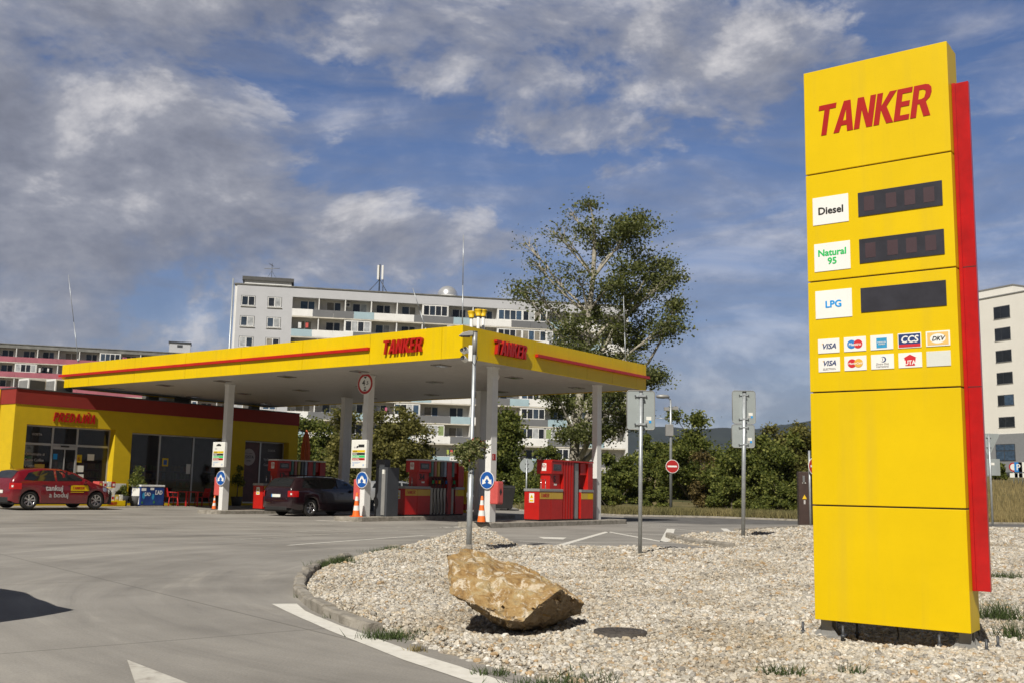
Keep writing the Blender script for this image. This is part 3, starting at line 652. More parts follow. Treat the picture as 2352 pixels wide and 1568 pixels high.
while y_ < L1-.25:
    mb.box(.06, L2-.06, y_, y_+.288, ZS, ZS+.02, SOF); y_ += .3
mb.build('soffit', None, can)
mb = MB(); mb.box(-.10, 0, 3.765, L1+.09, 5.405, 5.50); mb.build('stripe', RED, can)
mb = MB(); mb.box(3.715, L2+.09, -.12, 0, 5.395, 5.49); mb.build('stripe', RED, can)
XL = FR((0, 0, 0), (0, -1, 0)); XR = FR((0, 0, 0), (1, 0, 0))
mb = MB(); put(mb, word('TANKER', .435, 1.70, .045), XL, REDL, off=(-3.17, 5.228, .055)); mb.build('sign_lettering', None, can)
mb = MB(); put(mb, word('TANKER', .435, 1.70, .06), XR, REDL, off=(1.44, 5.240, .07)); mb.build('sign_lettering', None, can)
LGT = mat('light fitting', (.25, .23, .2), .4, var=.1)
for x_ in (1.4, 5.3, 9.3):
    for y_ in (2.0, 5.6, 9.2, 12.8, 16.4, 19.8):
        mb = MB(); mb.box(x_-.28, x_+.28, y_-.2, y_+.2, ZS-.03, ZS-.001, LGT); mb.box(x_-.2, x_+.2, y_-.13, y_+.13, ZS-.036, ZS-.03, GLA); mb.build('light_fitting', None, can)
COLS = {'C': (2.442, .725), 'B': (2.442, 6.121), 'A': (2.442, 13.663), 'D': (8.696, .725), 'B2': (8.696, 6.121), 'A2': (8.696, 13.663)}
for k, (x_, y_) in COLS.items():
    mb = MB(); mb.box(x_-.15, x_+.15, y_-.11, y_+.11, .14, ZS-.001, WHT)
    mb.box(x_-.17, x_+.17, y_-.13, y_+.13, ZS-.06, ZS-.002, WHT)
    if k in ('B2', 'A2'): mb.box(x_+.156, x_+.34, y_-.10, y_+.10, .14, ZS-.003, WHT)
    mb.build('column', None, can, bevel=.008)
mb = MB(); x_, y_ = 8.696, 6.121
for dy_, r_ in ((-.32, .05), (-.46, .05), (-.62, .055)): mb.tube([(x_+.05, y_+dy_, .2), (x_+.05, y_+dy_, ZS)], r_, 8, GALV)
mb.tube([(x_+.05, y_-.62, 3.3), (x_+.05, y_-.32, 3.55)], .045, 8, GALV); mb.build('drain_pipe', None, can)
for (x_, y_) in ((3.4, 1.3), (3.3, 6.9)):
    mb = MB(); mb.tube([(x_, y_, ZS), (x_, y_, ZS-.12)], .03, 8, WHT); mb.lathe([(0, -.1), (.07, -.08), (.1, 0), (.07, .07), (0, .09)], 14, WHTS, Matrix.Translation((x_, y_, ZS-.2))); mb.build('camera_dome', None, can)
# lightning rods along the edge
def rod(name, px_top, px_bot, Y, r_, label, cat='lightning rod', grp=None, bolt=None):
    a_, b_ = atY(*px_bot, Y), atY(*px_top, Y); mb = MB(); mid = a_.lerp(b_, .45)
    mb.tube([a_, mid], r_*1.3, 6, GALV); mb.tube([mid, b_], r_, 6, GALV); mb.tube([a_, a_+(b_-a_)*.03], r_*3, 6, GALV)
    o = mb.build(name); return tag(o, label, cat, grp)
G_ = 'thin rods standing on the canopy roof'
rod('lightning_rod', (1064.5, 540), (1062, 752), 30.3, .014, 'tall thin rod rising from the front corner of the canopy', grp=G_)
rod('lightning_rod', (157, 632), (180, 830), 43.5, .014, 'thin leaning rod over the far left end of the canopy', grp=G_)
rod('lightning_rod', (948, 662), (978, 757), 32.5, .012, 'short rod leaning left above the canopy lettering', grp=G_)
rod('lightning_rod', (1432, 680), (1437, 832), 38.6, .014, 'rod with a clamp at the right end of the canopy', grp=G_)
PIPW = WHT; CAPY = mat('yellow cap', (.78, .50, .01), .5, var=.1)
for k, (x0, y0, Y, lab) in enumerate(((1083, 720, 34.8, 'left and smallest of the three yellow capped vent pipes'), (1099, 716, 34.3, 'middle and nearest of the three yellow capped vent pipes'), (1110, 717, 34.9, 'right of the three yellow capped vent pipes'))):
    p = atY(x0, y0, Y); t_ = thing('vent_pipe', lab+' on the canopy', 'vent pipe', (p.x, p.y, 5.5), 0, 'yellow capped vent pipes on the canopy'); h_ = p.z-5.5
    mb = MB(); mb.tube([(0, 0, 0), (0, 0, h_-.12)], .055, 10, PIPW); mb.build('pipe', None, t_)
    mb = MB(); mb.lathe([(.06, h_-.17), (.09, h_-.16), (.09, h_-.12), (.075, h_-.12), (.13, h_-.02), (.13, h_+.03), (.14, h_+.04), (.13, h_+.07), (0, h_+.07)], 16, CAPY); mb.build('cap', None, t_)

# ================================================================== ISLANDS
for k, (y_, x0, x1) in {'A': (13.663, 1.5, 10.6), 'B': (6.121, 1.35, 10.6), 'C': (.725, 1.35, 10.1)}.items():
    mb = MB(); w_ = .62; n_ = 8; poly = []
    for (cx_, s_) in ((x0+.35, math.pi), (x1-.35, 0)):
        for j in range(n_+1):
            a_ = s_+math.pi/2*(1 if s_ else -1)-0+(j/n_)*math.pi*(1) if False else (math.pi/2+math.pi*j/n_ if s_ else -math.pi/2+math.pi*j/n_)
            poly.append((cx_+.35*math.cos(a_), y_+w_*math.sin(a_)))
    P_ = [(L2W(a_, b_).x, L2W(a_, b_).y) for a_, b_ in poly]
    mb.prism(P_, -.02, .15, CON, plane='xy'); o = mb.build('pump_island', bevel=.02); tag(o, kind='structure')

# ================================================================== FUEL DISPENSERS
STK = mat('sticker white', (.75, .75, .7), .4, var=.03); YBAND = mat('yellow band', (.62, .40, .05), .4, var=.04)
HOSEC = [mat('nozzle green', (.02, .3, .1), .5), mat('nozzle red', (.6, .06, .03), .5), mat('nozzle yellow', (.8, .55, .02), .5), BLK, mat('nozzle blue', (.03, .12, .45), .5)]
STR = [mat('strip teal', (.10, .22, .2), .5), mat('strip red', (.42, .16, .14), .5), mat('strip ochre', (.4, .33, .08), .5), mat('strip grey', (.12, .13, .14), .5), mat('strip blue', (.35, .42, .52), .5)]
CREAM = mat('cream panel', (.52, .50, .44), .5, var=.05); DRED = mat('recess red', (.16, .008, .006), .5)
def dispenser(lx, ly, hoses, num, label):
    p = L2W(lx, ly, .15); t_ = thing('fuel_dispenser', label, 'fuel pump', tuple(p), TH, 'red fuel dispensers under the canopy'); W2 = .3; S = XR.copy(); S.translation = (0, -W2, 0)
    F_ = XL.copy(); F_.translation = (0, 0, 0)
    mb = MB(); mb.box(.02, 3.32, -W2+.03, W2-.03, 0, .05, BLK); mb.build('plinth', None, t_)
    mb = MB(); mb.box(0, .68, -W2, W2, .05, .96); mb.box(.688, 1.39, -W2, W2, .05, .96); mb.build('cabinet', RED, t_, bevel=.012)
    mb = MB(); mb.box(-.02, 1.39, -W2-.02, W2+.02, .962, 1.05); mb.build('worktop', GRY, t_, bevel=.008)
    mb = MB(); mb.box(.04, .68, -W2-.006, -W2, .72, .94, YBAND); mb.box(.692, 1.385, -W2-.006, -W2, .72, .94, YBAND); mb.build('band', None, t_)
    mb = MB(); put(mb, word('TANKER', .12, .5, .001), S, REDL, off=(.08, .775, .008)); mb.build('lettering', None, t_)
    mb = MB(); put(mb, slab(-.10, .10, .60, .90, 0, .004), F_, STK); put(mb, slab(-.075, .075, .63, .69, .004, .006), F_, YEL); put(mb, ([(-.07, .74, .006), (.07, .74, .006), (0, .87, .006)], [(0, 1, 2)]), F_, YEL); put(mb, slab(-.008, .008, .765, .82, .006, .0075), F_, DKT); mb.build('warning_sticker', None, t_)
    mb = MB(); mb.box(.76, 1.39, -W2+.10, W2-.10, 1.05, 1.56); mb.build('neck', RED, t_)
    if num:
        mb = MB(); put(mb, text(num, .30, .002, .012), FR((0, -W2+.10, 0), (1, 0, 0)), DKT, off=(.86 if len(num) > 1 else .95, 1.28, .004)); put(mb, slab(1.0, 1.16, 1.17, 1.23, 0, .004), FR((0, -W2+.10, 0), (1, 0, 0)), STK); mb.build('number', None, t_)
    mb = MB(); mb.box(.69, 1.39, -W2, W2, 1.55, 1.97); mb.build('display_head', RED, t_, bevel=.015)
    mb = MB(); put(mb, slab(.80, 1.28, 1.66, 1.88, 0, .006), S, DGR); put(mb, slab(.86, 1.22, 1.71, 1.84, .006, .009), S, GLS); mb.build('display', None, t_)
    F2 = XL.copy(); F2.translation = (.69, 0, 0); mb = MB(); put(mb, slab(-.09, .09, 1.65, 1.90, 0, .004), F2, STK); put(mb, disc(.065, 18, 0, 1.80, ext=.0006, z=.0055), F2, REDL); put(mb, disc(.045, 18, 0, 1.80, ext=.0006, z=.0072), F2, STK); put(mb, slab(-.04, .04, 1.79, 1.81, .0075, .009), F2, REDL); mb.build('no_smoking_sticker', None, t_)
    mb = MB(); mb.tube([(.18, -W2+.06, 1.05), (.18, -W2+.06, 1.36), (.44, -W2+.06, 1.36), (.44, -W2+.06, 1.05)], .014, 6, CHR); mb.build('rail', None, t_)
    if hoses:
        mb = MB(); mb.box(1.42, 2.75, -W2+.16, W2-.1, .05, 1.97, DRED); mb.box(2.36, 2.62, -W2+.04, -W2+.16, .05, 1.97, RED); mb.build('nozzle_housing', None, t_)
        hx = [1.50, 1.68, 1.86, 2.04, 2.24, 2.70]
        for i, x_ in enumerate(hx):
            st_ = MB(); st_.box(x_-.055, x_+.055, -W2+.03, -W2+.16, .05, 1.0, CREAM); st_.box(x_-.055, x_+.055, -W2+.02, -W2+.16, 1.42, 1.97, STR[i % 5]); so = st_.build('hose_column', None, t_, bevel=.006)
            h_ = MB(); h_.tube([(x_, -W2+.02, 1.38), (x_+.01, -W2-.06, 1.30), (x_+.02, -W2-.09, 1.10), (x_-.02, -W2-.05, .8), (x_+.03, -W2-.08, .4), (x_+.07, -W2-.04, .10), (x_+.01, -W2+.0, .07)], .014, 6, BLK); h_.build('hose', None, so)
            nz_ = MB(); nz_.tube([(x_, -W2+.04, 1.10), (x_, -W2-.02, 1.22), (x_, -W2+.02, 1.36)], .022, 6, BLK); nz_.box(x_-.03, x_+.03, -W2-.07, -W2+.0, 1.16, 1.28, HOSEC[i % 5]); nz_.build('nozzle', None, so)
    else:
        mb = MB(); mb.box(1.42, 2.13, -W2+.05, W2-.05, .05, 1.97)
        for j in range(4): mb.box(1.44+j*.17, 1.56+j*.17, -W2+.01, -W2+.05, .05, 1.97)
        mb.build('side_cover', RED, t_, bevel=.006)
        mb = MB(); mb.box(2.15, 2.50, -W2+.10, W2-.1, .05, 1.95, GRY); mb.box(2.2, 2.45, -W2+.06, -W2+.1, .05, 1.95, GRY); mb.build('centre_column', None, t_, bevel=.01)
    mb = MB(); mb.box(2.80 if hoses else 2.53, 3.33, -W2, W2, .05, .96); mb.build('cabinet', RED, t_, bevel=.012)
    mb = MB(); mb.box(2.80 if hoses else 2.53, 3.34, -W2-.02, W2+.02, .962, 1.05); mb.build('worktop', GRY, t_)
    mb = MB(); mb.box(2.82 if hoses else 2.55, 2.95, -W2-.006, -W2, .72, .94, YBAND); mb.box(2.96, 3.31, -W2-.006, -W2, .72, .94, YEL); mb.build('band', None, t_)
    mb = MB(); mb.box(3.0, 3.33, -W2+.02, W2-.02, 1.05, 1.96, RED); mb.box(2.82 if hoses else 2.6, 3.0, -W2+.08, W2-.08, 1.55, 1.96, RED); mb.build('rear_head', None, t_, bevel=.01)
    mb = MB(); mb.box(.72, 3.30, -W2-.02, W2+.02, 1.972, 2.02, RED if not hoses else WHT); mb.build('top_cover', None, t_)
dispenser(4.68, .725, False, '5', 'red fuel dispenser numbered 5 on the right-hand island, closed side towards the viewer')
dispenser(4.10, 6.121, True, '34', 'red fuel dispenser marked 34 beside the dark grey cabinet, black hoses hanging')
dispenser(4.10, 13.663, True, '12', 'red fuel dispenser rising behind the dark estate car')
# grey cabinet on the middle island
p = L2W(3.35, 5.95, .15); t_ = thing('equipment_cabinet', 'dark grey metal cabinet on the middle island left of the pump', 'cabinet', tuple(p), TH)
mb = MB(); mb.box(-.32, .28, -.28, .28, 0, 1.68, DGR); mb.build('body', None, t_, bevel=.015)
mb = MB(); mb.box(-.30, .0, -.1, .30, 1.68, 1.95, DGR); mb.build('hood', None, t_, bevel=.01)
mb = MB(); mb.box(-.34, -.322, -.2, -.04, .05, 1.6, GRY); mb.box(-.35, -.342, -.16, -.06, 1.45, 1.6, STK); mb.build('trim', None, t_)
# yellow air stand behind pump 34
p = at(1072, 1165); t_ = thing('air_stand', 'yellow metal air and water stand behind the middle island', 'air stand', (p.x*.80, p.y*.80, .0), TH)
mb = MB()
for sx_ in (-.22, .22):
    mb.box(sx_-.02, sx_+.02, -.15, .15, 0, 1.0, CAPY); mb.box(sx_-.04, sx_+.04, -.25, .25, 0, .04, CAPY)
mb.box(-.24, .24, -.15, .15, .6, .64, CAPY); mb.build('frame', None, t_)
mb = MB(); mb.box(-.22, .22, -.12, .12, 1.0, 1.95, CAPY); mb.build('housing', None, t_, bevel=.02)
mb = MB(); mb.box(-.3, .3, -.17, .17, .15, .42, RED); mb.build('bin', None, t_)

# ================================================================== SIGNS AND SMALL THINGS ON THE COLUMNS
def on_col(k, side, z, y=0, out=0):
    x_, y_ = COLS[k]
    if side == 'front': p = L2W(x_-.15-out, y_+y, z); return p, Vector((-UY.x, -UY.y, 0))*1.0
    return L2W(x_+y, y_-.11-out, z), VX
def arrow_sign(k, z, label, y=-.02):
    p, r = on_col(k, 'front', 0, y, .05); r = -UY; t_ = thing('arrow_sign', label, 'traffic sign', (p.x, p.y, z), math.atan2(r.y, r.x), 'blue arrow signs on the front columns')
    X = FR((0, 0, 0), (1, 0, 0)); mb = MB(); put(mb, disc(.275, 30, ext=.008), X, WHTS); mb.build('rim', None, t_)
    mb = MB(); put(mb, disc(.258, 30, ext=.001, z=.0095), X, BLUE); mb.build('disc', None, t_)
    mb = MB()
    for s_ in (-1, 1):
        pl = [(-.03*s_, .135), (.03*s_, .135), (.125*s_, .0), (.17*s_, .04), (.185*s_, -.13), (.035*s_, -.085), (.08*s_, -.045), (0, .055)]
        V = [(a_, b_, .012) for a_, b_ in pl]; put(mb, (V, [tuple(range(8))]), X, WHTS)
    mb.build('arrow', None, t_)
    mb = MB(); mb.box(-.05, .05, 0.008, .05, -.04, .04, GALV); mb.build('bracket', None, t_)
arrow_sign('A', 1.36, 'blue round arrow sign on the column with the farthest traffic cone')
arrow_sign('B', 1.38, 'blue round arrow sign under the price board on the middle front column')
arrow_sign('C', 1.43, 'blue round arrow sign on the right front column, nearest to the pole with flowers')
def price_board(k, label, truck):
    p, r = on_col(k, 'front', 0, .10, .02); t_ = thing('fuel_price_board', label, 'notice board', (p.x, p.y, 1.78), math.atan2(-UY.y, -UY.x), 'white fuel price boards on columns')
    X = FR((0, -.12, 0), (1, 0, 0)); mb = MB(); mb.box(-.36, .36, -.12, 0, 0, .96, WHTS); mb.build('board', None, t_, bevel=.008)
    mb = MB(); put(mb, slab(-.34, .34, .03, .93, 0, .002), X, STK); mb.build('sheet', None, t_)
    for i, (s_, m_, z_) in enumerate((('DIESEL', YEL, .53), ('DIESEL', DKT, .44), ('NATURAL', GRN, .35), ('NATURAL', REDL, .26))):
        mb = MB(); put(mb, slab(-.30, .30, z_, z_+.078, .002, .004), X, m_); put(mb, text(s_, .072, .0005, .001), X, DKT if i == 0 else STK, off=(-.28, z_+.012, .0052)); mb.build('price_band', None, t_)
    mb = MB()
    if truck: put(mb, slab(-.02, .26, .70, .80, .002, .004), X, DKT); put(mb, slab(-.10, -.03, .68, .75, .002, .004), X, DKT)
    else: put(mb, slab(-.14, .14, .80, .86, .002, .004), X, DKT); put(mb, slab(-.08, .08, .86, .89, .002, .004), X, DKT)
    put(mb, disc(.035, 14, -.2, .70, z=.003, ext=.001), X, GRYT); put(mb, disc(.035, 14, -.12, .70, z=.003, ext=.001), X, GRYT)
    for sx_ in (-.24, .24): put(mb, disc(.035, 14, sx_, .10, z=.003, ext=.001), X, LBL); put(mb, disc(.022, 14, sx_, .10, z=.0045, ext=.001), X, STK)
    put(mb, slab(-.28, .1, .19, .20, .002, .003), X, LBL); put(mb, slab(-.28, .0, .16, .17, .002, .003), X, LBL); mb.build('pictogram', None, t_)
price_board('A', 'white fuel price board with a car pictogram on the column nearest the shop', False)
price_board('B', 'white fuel price board with a truck pictogram on the middle front column', True)
p, r = on_col('B', 'front', 0, .0, .05); t_ = thing('height_limit_sign', 'round red bordered 4.5 m height limit sign at the canopy edge', 'traffic sign', (p.x, p.y, 4.67), math.atan2(-UY.y, -UY.x)); X = FR((0, 0, 0), (1, 0, 0))
mb = MB(); put(mb, disc(.37, 36, ext=.01), X, WHTS); mb.build('plate', None, t_)
mb = MB(); put(mb, disc(.355, 36, ext=.001, z=.0115), X, mat('sign red', (.42, .02, .02), .4, var=.03)); mb.build('red_ring', None, t_)
mb = MB(); put(mb, disc(.27, 36, ext=.001, z=.014), X, WHTS); mb.build('face', None, t_)
mb = MB(); put(mb, text('4', .28, .001, .006, 0, 'CENTER'), X, DKT, off=(-.07, -.06, .017)); put(mb, text('.5', .17, .001, .004, 0, 'CENTER'), X, DKT, off=(.10, -.03, .017)); put(mb, text('m', .12, .001, .003, 0, 'CENTER'), X, DKT, off=(0, -.16, .017))
put(mb, ([(-.08, .25, .017), (.08, .25, .017), (0, .17, .017)], [(0, 1, 2)]), X, DKT); put(mb, ([(-.08, -.25, .017), (.08, -.25, .017), (0, -.175, .017)], [(0, 1, 2)]), X, DKT); mb.build('lettering', None, t_)
for k, s_, lab in (('C', -1, 'faded red fire extinguisher box on the right side of the right front column'), ('B', 1, 'faded red fire extinguisher box half hidden behind the middle front column'), ('A', 1, 'faded red fire extinguisher box on the left side of the column nearest the shop')):
    x_, y_ = COLS[k]; p = L2W(x_-.02, y_+s_*.11 if s_ > 0 else y_-.11, .70); t_ = thing('fire_extinguisher_box', lab, 'extinguisher box', tuple(p), TH, 'red extinguisher boxes on the columns')
    d_ = 1 if s_ > 0 else -1; mb = MB(); mb.box(-.15, .15, min(0, d_*.30), max(0, d_*.30), 0, .70, REDF); mb.build('box', None, t_, bevel=.03)
    mb = MB(); yy = d_*.303; mb.box(-.12, .12, min(yy, yy+d_*.012), max(yy, yy+d_*.012), .05, .65, REDF); mb.build('lid', None, t_, bevel=.008)
    mb = MB(); mb.prism([(-.06, .38), (0, .5), (.06, .38), (0, .26)], yy+d_*.013, yy+d_*.016, DKT); mb.build('mark', None, t_)
p, r = on_col('C', 'side', 2.05, 0); mb = MB(); X = FR((0, 0, 0), (1, 0, 0)); put(mb, slab(-.09, .09, 0, .2, 0, .004), X, REDL); put(mb, slab(-.05, -.03, .03, .17, .004, .005), X, STK)
o = mb.build('fire_notice', loc=tuple(p)); o.rotation_euler = (0, 0, TH); tag(o, 'small red fire point sticker on the right front column', 'sticker')
CONEW = mat('reflective white', (.75, .75, .73), .4, var=.04)
def cone(px, py, h_, label):
    p = at(px, py, .15); t_ = thing('traffic_cone', label, 'traffic cone', tuple(p), .3, 'orange cones at the island ends')
    rr_ = lambda f: (.135-.105*f)*h_/.8
    for a_, b_, m_, nm in ((.03, .26, ORA, 'cone_body'), (.26, .46, CONEW, 'reflective_band'), (.46, .66, ORA, 'cone_body'), (.66, .84, CONEW, 'reflective_band'), (.84, 1, ORA, 'cone_body')):
        mb = MB(); mb.lathe([(rr_(a_), a_*h_), (rr_(b_), b_*h_)]+([(0, b_*h_)] if b_ == 1 else []), 20, m_); mb.build(nm, None, t_)
    mb = MB(); mb.box(-.19*h_/.8, .19*h_/.8, -.19*h_/.8, .19*h_/.8, 0, .03*h_/.8, ORA if h_ > .7 and px < 1000 else BLK); mb.build('base', None, t_, bevel=.008)
cone(491.5, 1168.5, .53, 'smallest traffic cone, beside the column nearest the shop')
cone(818, 1185.5, .80, 'traffic cone by the middle front column, in front of the dark car')
cone(1106, 1199.5, .80, 'traffic cone on a black base by the right front column')

# ================================================================== SHOP
KS = .88; S0 = Vector((-21.893*KS, 45.552*KS, 0)); SLN = 16.5; SH = 5.14
SZ = 1.2*(1-KS)
shop = thing('shop', 'yellow fuel station shop with a red roof band and big glass front', 'building', (S0.x, S0.y, SZ), TH); shop.scale = (KS,)*3
WB = 4.47
wins = [(.60, 4.99, 3.60), (5.9, 11.6, 3.52), (12.80, 15.87, 3.48)]; DEP = .45
mb = MB(); xs_ = [0]+[v for w_ in wins for v in w_[:2]]+[SLN]
for a_, b_ in zip(xs_[0::2], xs_[1::2]): mb.box(a_, b_, 0, .6, 0, WB, YELW)
for a_, b_, z_ in wins: mb.box(a_, b_, 0, .6, z_, WB, YELW); mb.box(a_, b_, 0, .6, 0, .12, YELW)
mb.box(0, .3, .6, 9, 0, WB, YELW); mb.box(SLN-.3, SLN, .6, 9, 0, WB, YELW); mb.box(0, SLN, 9, 9.3, 0, WB, YELW); mb.build('wall', None, shop)
mb = MB(); mb.box(-.03, SLN+.03, -.03, 9.33, WB, SH, REDW); mb.build('roof_band', None, shop)
mb = MB(); mb.box(-.06, SLN+.06, -.07, 9.36, SH, SH+.05, DGR); mb.build('coping', None, shop)
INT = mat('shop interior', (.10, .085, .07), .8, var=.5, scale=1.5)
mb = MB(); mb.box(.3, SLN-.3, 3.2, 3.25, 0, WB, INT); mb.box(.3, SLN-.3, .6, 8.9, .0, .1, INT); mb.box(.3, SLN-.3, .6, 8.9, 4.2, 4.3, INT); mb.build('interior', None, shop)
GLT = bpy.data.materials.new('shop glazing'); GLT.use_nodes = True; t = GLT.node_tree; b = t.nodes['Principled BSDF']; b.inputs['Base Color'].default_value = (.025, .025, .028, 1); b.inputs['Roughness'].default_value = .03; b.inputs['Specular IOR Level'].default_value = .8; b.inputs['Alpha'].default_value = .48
GOODS = [mat('goods %d' % i, c_, .6, var=.3, scale=6) for i, c_ in enumerate(((.5, .12, .06), (.55, .45, .1), (.12, .25, .4), (.5, .5, .48), (.15, .35, .12)))]
for k in range(9):
    x_ = 1.0+k*1.75+(.3 if k % 2 else 0)
    if x_ > 15: break
    mb = MB(); y_ = 1.3+(k % 3)*.5; mb.box(x_, x_+1.2, y_, y_+.4, .1, .14, GRY)
    for r_ in range(4):
        mb.box(x_, x_+1.2, y_, y_+.4, .5+r_*.4, .53+r_*.4, GRY)
        for j in range(6): mb.box(x_+.03+j*.2, x_+.18+j*.2, y_+.02, y_+.3, .53+r_*.4, .75+r_*.4+rnd.uniform(0, .1), rnd.choice(GOODS))
    mb.build('shelf', None, shop)
def window(x0, x1, z0, z1, mull, trans=None):
    fr_ = MB(); t_ = .06; y0, y1 = DEP-.03, DEP+.05
    fr_.box(x0, x0+t_, y0, y1, z0, z1); fr_.box(x1-t_, x1, y0, y1, z0, z1); fr_.box(x0+t_, x1-t_, y0, y1, z1-t_, z1); fr_.box(x0+t_, x1-t_, y0, y1, z0, z0+t_)
    for m_ in mull: fr_.box(m_-.045, m_+.045, y0-.004, y1, z0+t_, z1-t_)
    if trans: fr_.box(x0+t_, x1-t_, y0-.002, y1-.004, trans-.05, trans+.05)
    o = fr_.build('window', ALU, shop, bevel=.004)
    es = [x0+t_]+[v for m_ in mull for v in (m_-.045, m_+.045)]+[x1-t_]
    for a_, b_ in zip(es[0::2], es[1::2]):
        mb = MB(); mb.box(a_, b_, DEP+.0, DEP+.012, z0+t_, z1-t_, GLT); mb.build('pane', None, o)
    return o
W1 = window(.60, 4.99, .12, 3.60, [2.09, 3.31], 2.76)
W2 = window(5.9, 11.6, .12, 3.52, [7.78, 9.80])
W3 = window(12.80, 15.87, .12, 3.48, [14.2])
mb = MB(); mb.box(2.7, 2.75, DEP-.05, DEP-.032, .15, 2.7, ALU); mb.box(2.13, 3.27, DEP-.06, DEP-.034, 2.56, 2.70, ALU); mb.box(2.5, 2.9, DEP-.10, DEP-.061, 2.66, 2.74, DKT); mb.build('sliding_door', None, shop)
SX = FR((0, 0, 0), (1, 0, 0)); SG = FR((0, DEP-.004, 0), (1, 0, 0))
mb = MB(); put(mb, word('PREDAJŇA', .42, 2.13, .02, gap=.13), SX, REDL, off=(1.79, 3.80, .035)); mb.build('sign_lettering', None, shop)
POST = mat('poster brown', (.10, .028, .024), .5, var=.2); WTX = mat('faded white lettering', (.55, .53, .52), .6, var=.03)
def g_(items, nm, par):
    if nm == 'poster' and len(items) > 1 and par is not W3:
        for it in items: g_([it], 'poster', par)
        return
    mb = MB()
    for it in items:
        if it[0] == 's': put(mb, slab(*it[1]), SG, it[2])
        elif it[0] == 'd': put(mb, disc(*it[1][:4], ext=.001, z=it[1][4]), SG, it[2])
        else: put(mb, text(it[1], it[2], .001, it[6] if len(it) > 6 else .002, 0, 'CENTER'), SG, it[5], off=(it[3], it[4], .007))
    mb.build(nm, None, par)
g_([('t', 'COSTA', .14, 1.35, 3.15, WTX), ('t', 'Vychutnajte si', .17, 1.30, 2.25, WTX), ('t', 'Costa Coffee', .17, 1.30, 1.98, WTX), ('t', 'v tejto', .17, 1.12, 1.72, WTX), ('s', (1.35, 1.82, 1.66, 1.86, 0, .004), YBAND)], 'window_lettering', W1)
g_([('s', (3.36, 3.62, 2.0, 2.35, 0, .004), YEL), ('s', (3.9, 4.25, 2.10, 2.4, 0, .004), STK), ('s', (3.36, 3.75, 1.55, 1.85, 0, .004), STK), ('s', (3.5, 3.78, 1.2, 1.45, 0, .004), STK), ('s', (2.2, 2.4, 2.1, 2.35, 0, .004), SKB), ('t', '6', .26, 3.48, 2.08, REDL)], 'poster', W1)
g_([('s', (8.0, 8.35, 1.95, 2.35, 0, .004), YEL), ('s', (8.07, 8.28, 2.02, 2.27, .004, .006), BLUE), ('s', (9.45, 9.7, 1.6, 2.1, 0, .004), STK)], 'poster', W2)
g_([('s', (12.88, 14.14, .2, 3.38, -.001, .001), POST), ('s', (14.27, 15.80, .2, 3.38, -.001, .001), mat('poster grey', (.06, .05, .048), .5, var=.2)), ('d', (.46, 32, 13.42, 2.60, .004), mat('poster disc', (.42, .36, .34), .6, var=.04)), ('t', 'COSTA', .22, 13.42, 2.53, DKT, .006), ('t', 'COFFEE', .10, 13.42, 2.36, DKT), ('t', 'PROUD TO SERVE', .065, 13.42, 2.78, DKT, .001), ('t', 'COSTA', .16, 15.0, 2.95, WTX), ('t', 'Vychutnajte si', .19, 15.0, 2.45, WTX), ('t', 'Costa Coffee', .19, 15.0, 2.15, WTX)], 'poster', W3)
mb = MB(); mb.tube([(-.06, 1.3, .1), (-.06, 1.3, 4.4), (-.09, 1.3, 4.5), (-.09, 1.3, SH)], .045, 8, CAPY); mb.build('downpipe', None, shop)
mb = MB(); mb.box(5.1, 5.75, -.02, -.002, .15, 1.05, STK); put(mb, text('1 EUR', .2, .001, .004, 0, 'CENTER'), FR((0, -.022, 0), (1, 0, 0)), DKT, off=(5.43, .55, .002)); mb.build('price_poster', None, shop)
pav = [L2W(*p_) for p_ in ()]
sd = [(S0+VX*a_+UY*b_) for a_, b_ in ((-1.5, -1.75), (16.5, -1.75), (16.5, .1), (-1.5, .1))]
mb = MB(); mb.prism([(p_.x, p_.y) for p_ in sd], -.02, .15, CON, plane='xy'); tag(mb.build('pavement', bevel=.015), kind='structure')
def S(x, y, z=0): return S0+VX*x*KS+UY*y*KS+Vector((0, 0, z*KS+SZ if z > 1 else .15))
before_shop = set(o.name for o in bpy.data.objects)
# roof units
for k, (x_, h_, w_, lab) in enumerate(((1.15, .62, .85, 'left and lower of the two louvred air units on the shop roof'), (2.45, .72, .9, 'right and taller of the two louvred air units on the shop roof'))):
    t_ = thing('air_conditioner', lab, 'air conditioner', tuple(S(x_, 1.2, SH)), TH, 'louvred units on the shop roof')
    mb = MB(); mb.box(0, w_, 0, .9, .05, h_); mb.build('casing', WHT, t_, bevel=.01)
    mb = MB(); mb.box(.06, w_-.06, -.012, 0, .12, h_-.07, DGR); mb.build('front_grille', None, t_)
    mb = MB()
    for j in range(8): mb.box(-.015, 0, .08, .82, .14+j*(h_-.22)/8, .19+j*(h_-.22)/8, GRY)
    mb.build('side_louvre', None, t_)
for x_, lab in ((8.0, 'dark canopy column stub rising from the shop roof under the canopy end'), (14.6, 'dark canopy column stub on the shop roof nearest the far wall end')):
    mb = MB(); mb.box(-.3, .3, 0, .6, 0, 1.5, mat('dark canopy column', (.12, .115, .105), .6)); mb.box(-.34, .34, -.04, .64, 1.5, 1.56, DGR); mb.box(-.36, .36, -.06, .66, 0, .08, DGR); o = mb.build('canopy_column_stub', None, None, loc=tuple(S(x_, 1.5, SH)), bevel=.01); o.rotation_euler = (0, 0, TH); tag(o, lab, 'canopy column', 'canopy column stubs on the shop roof')  # stand-ins for the canopy columns passing through the shop roof
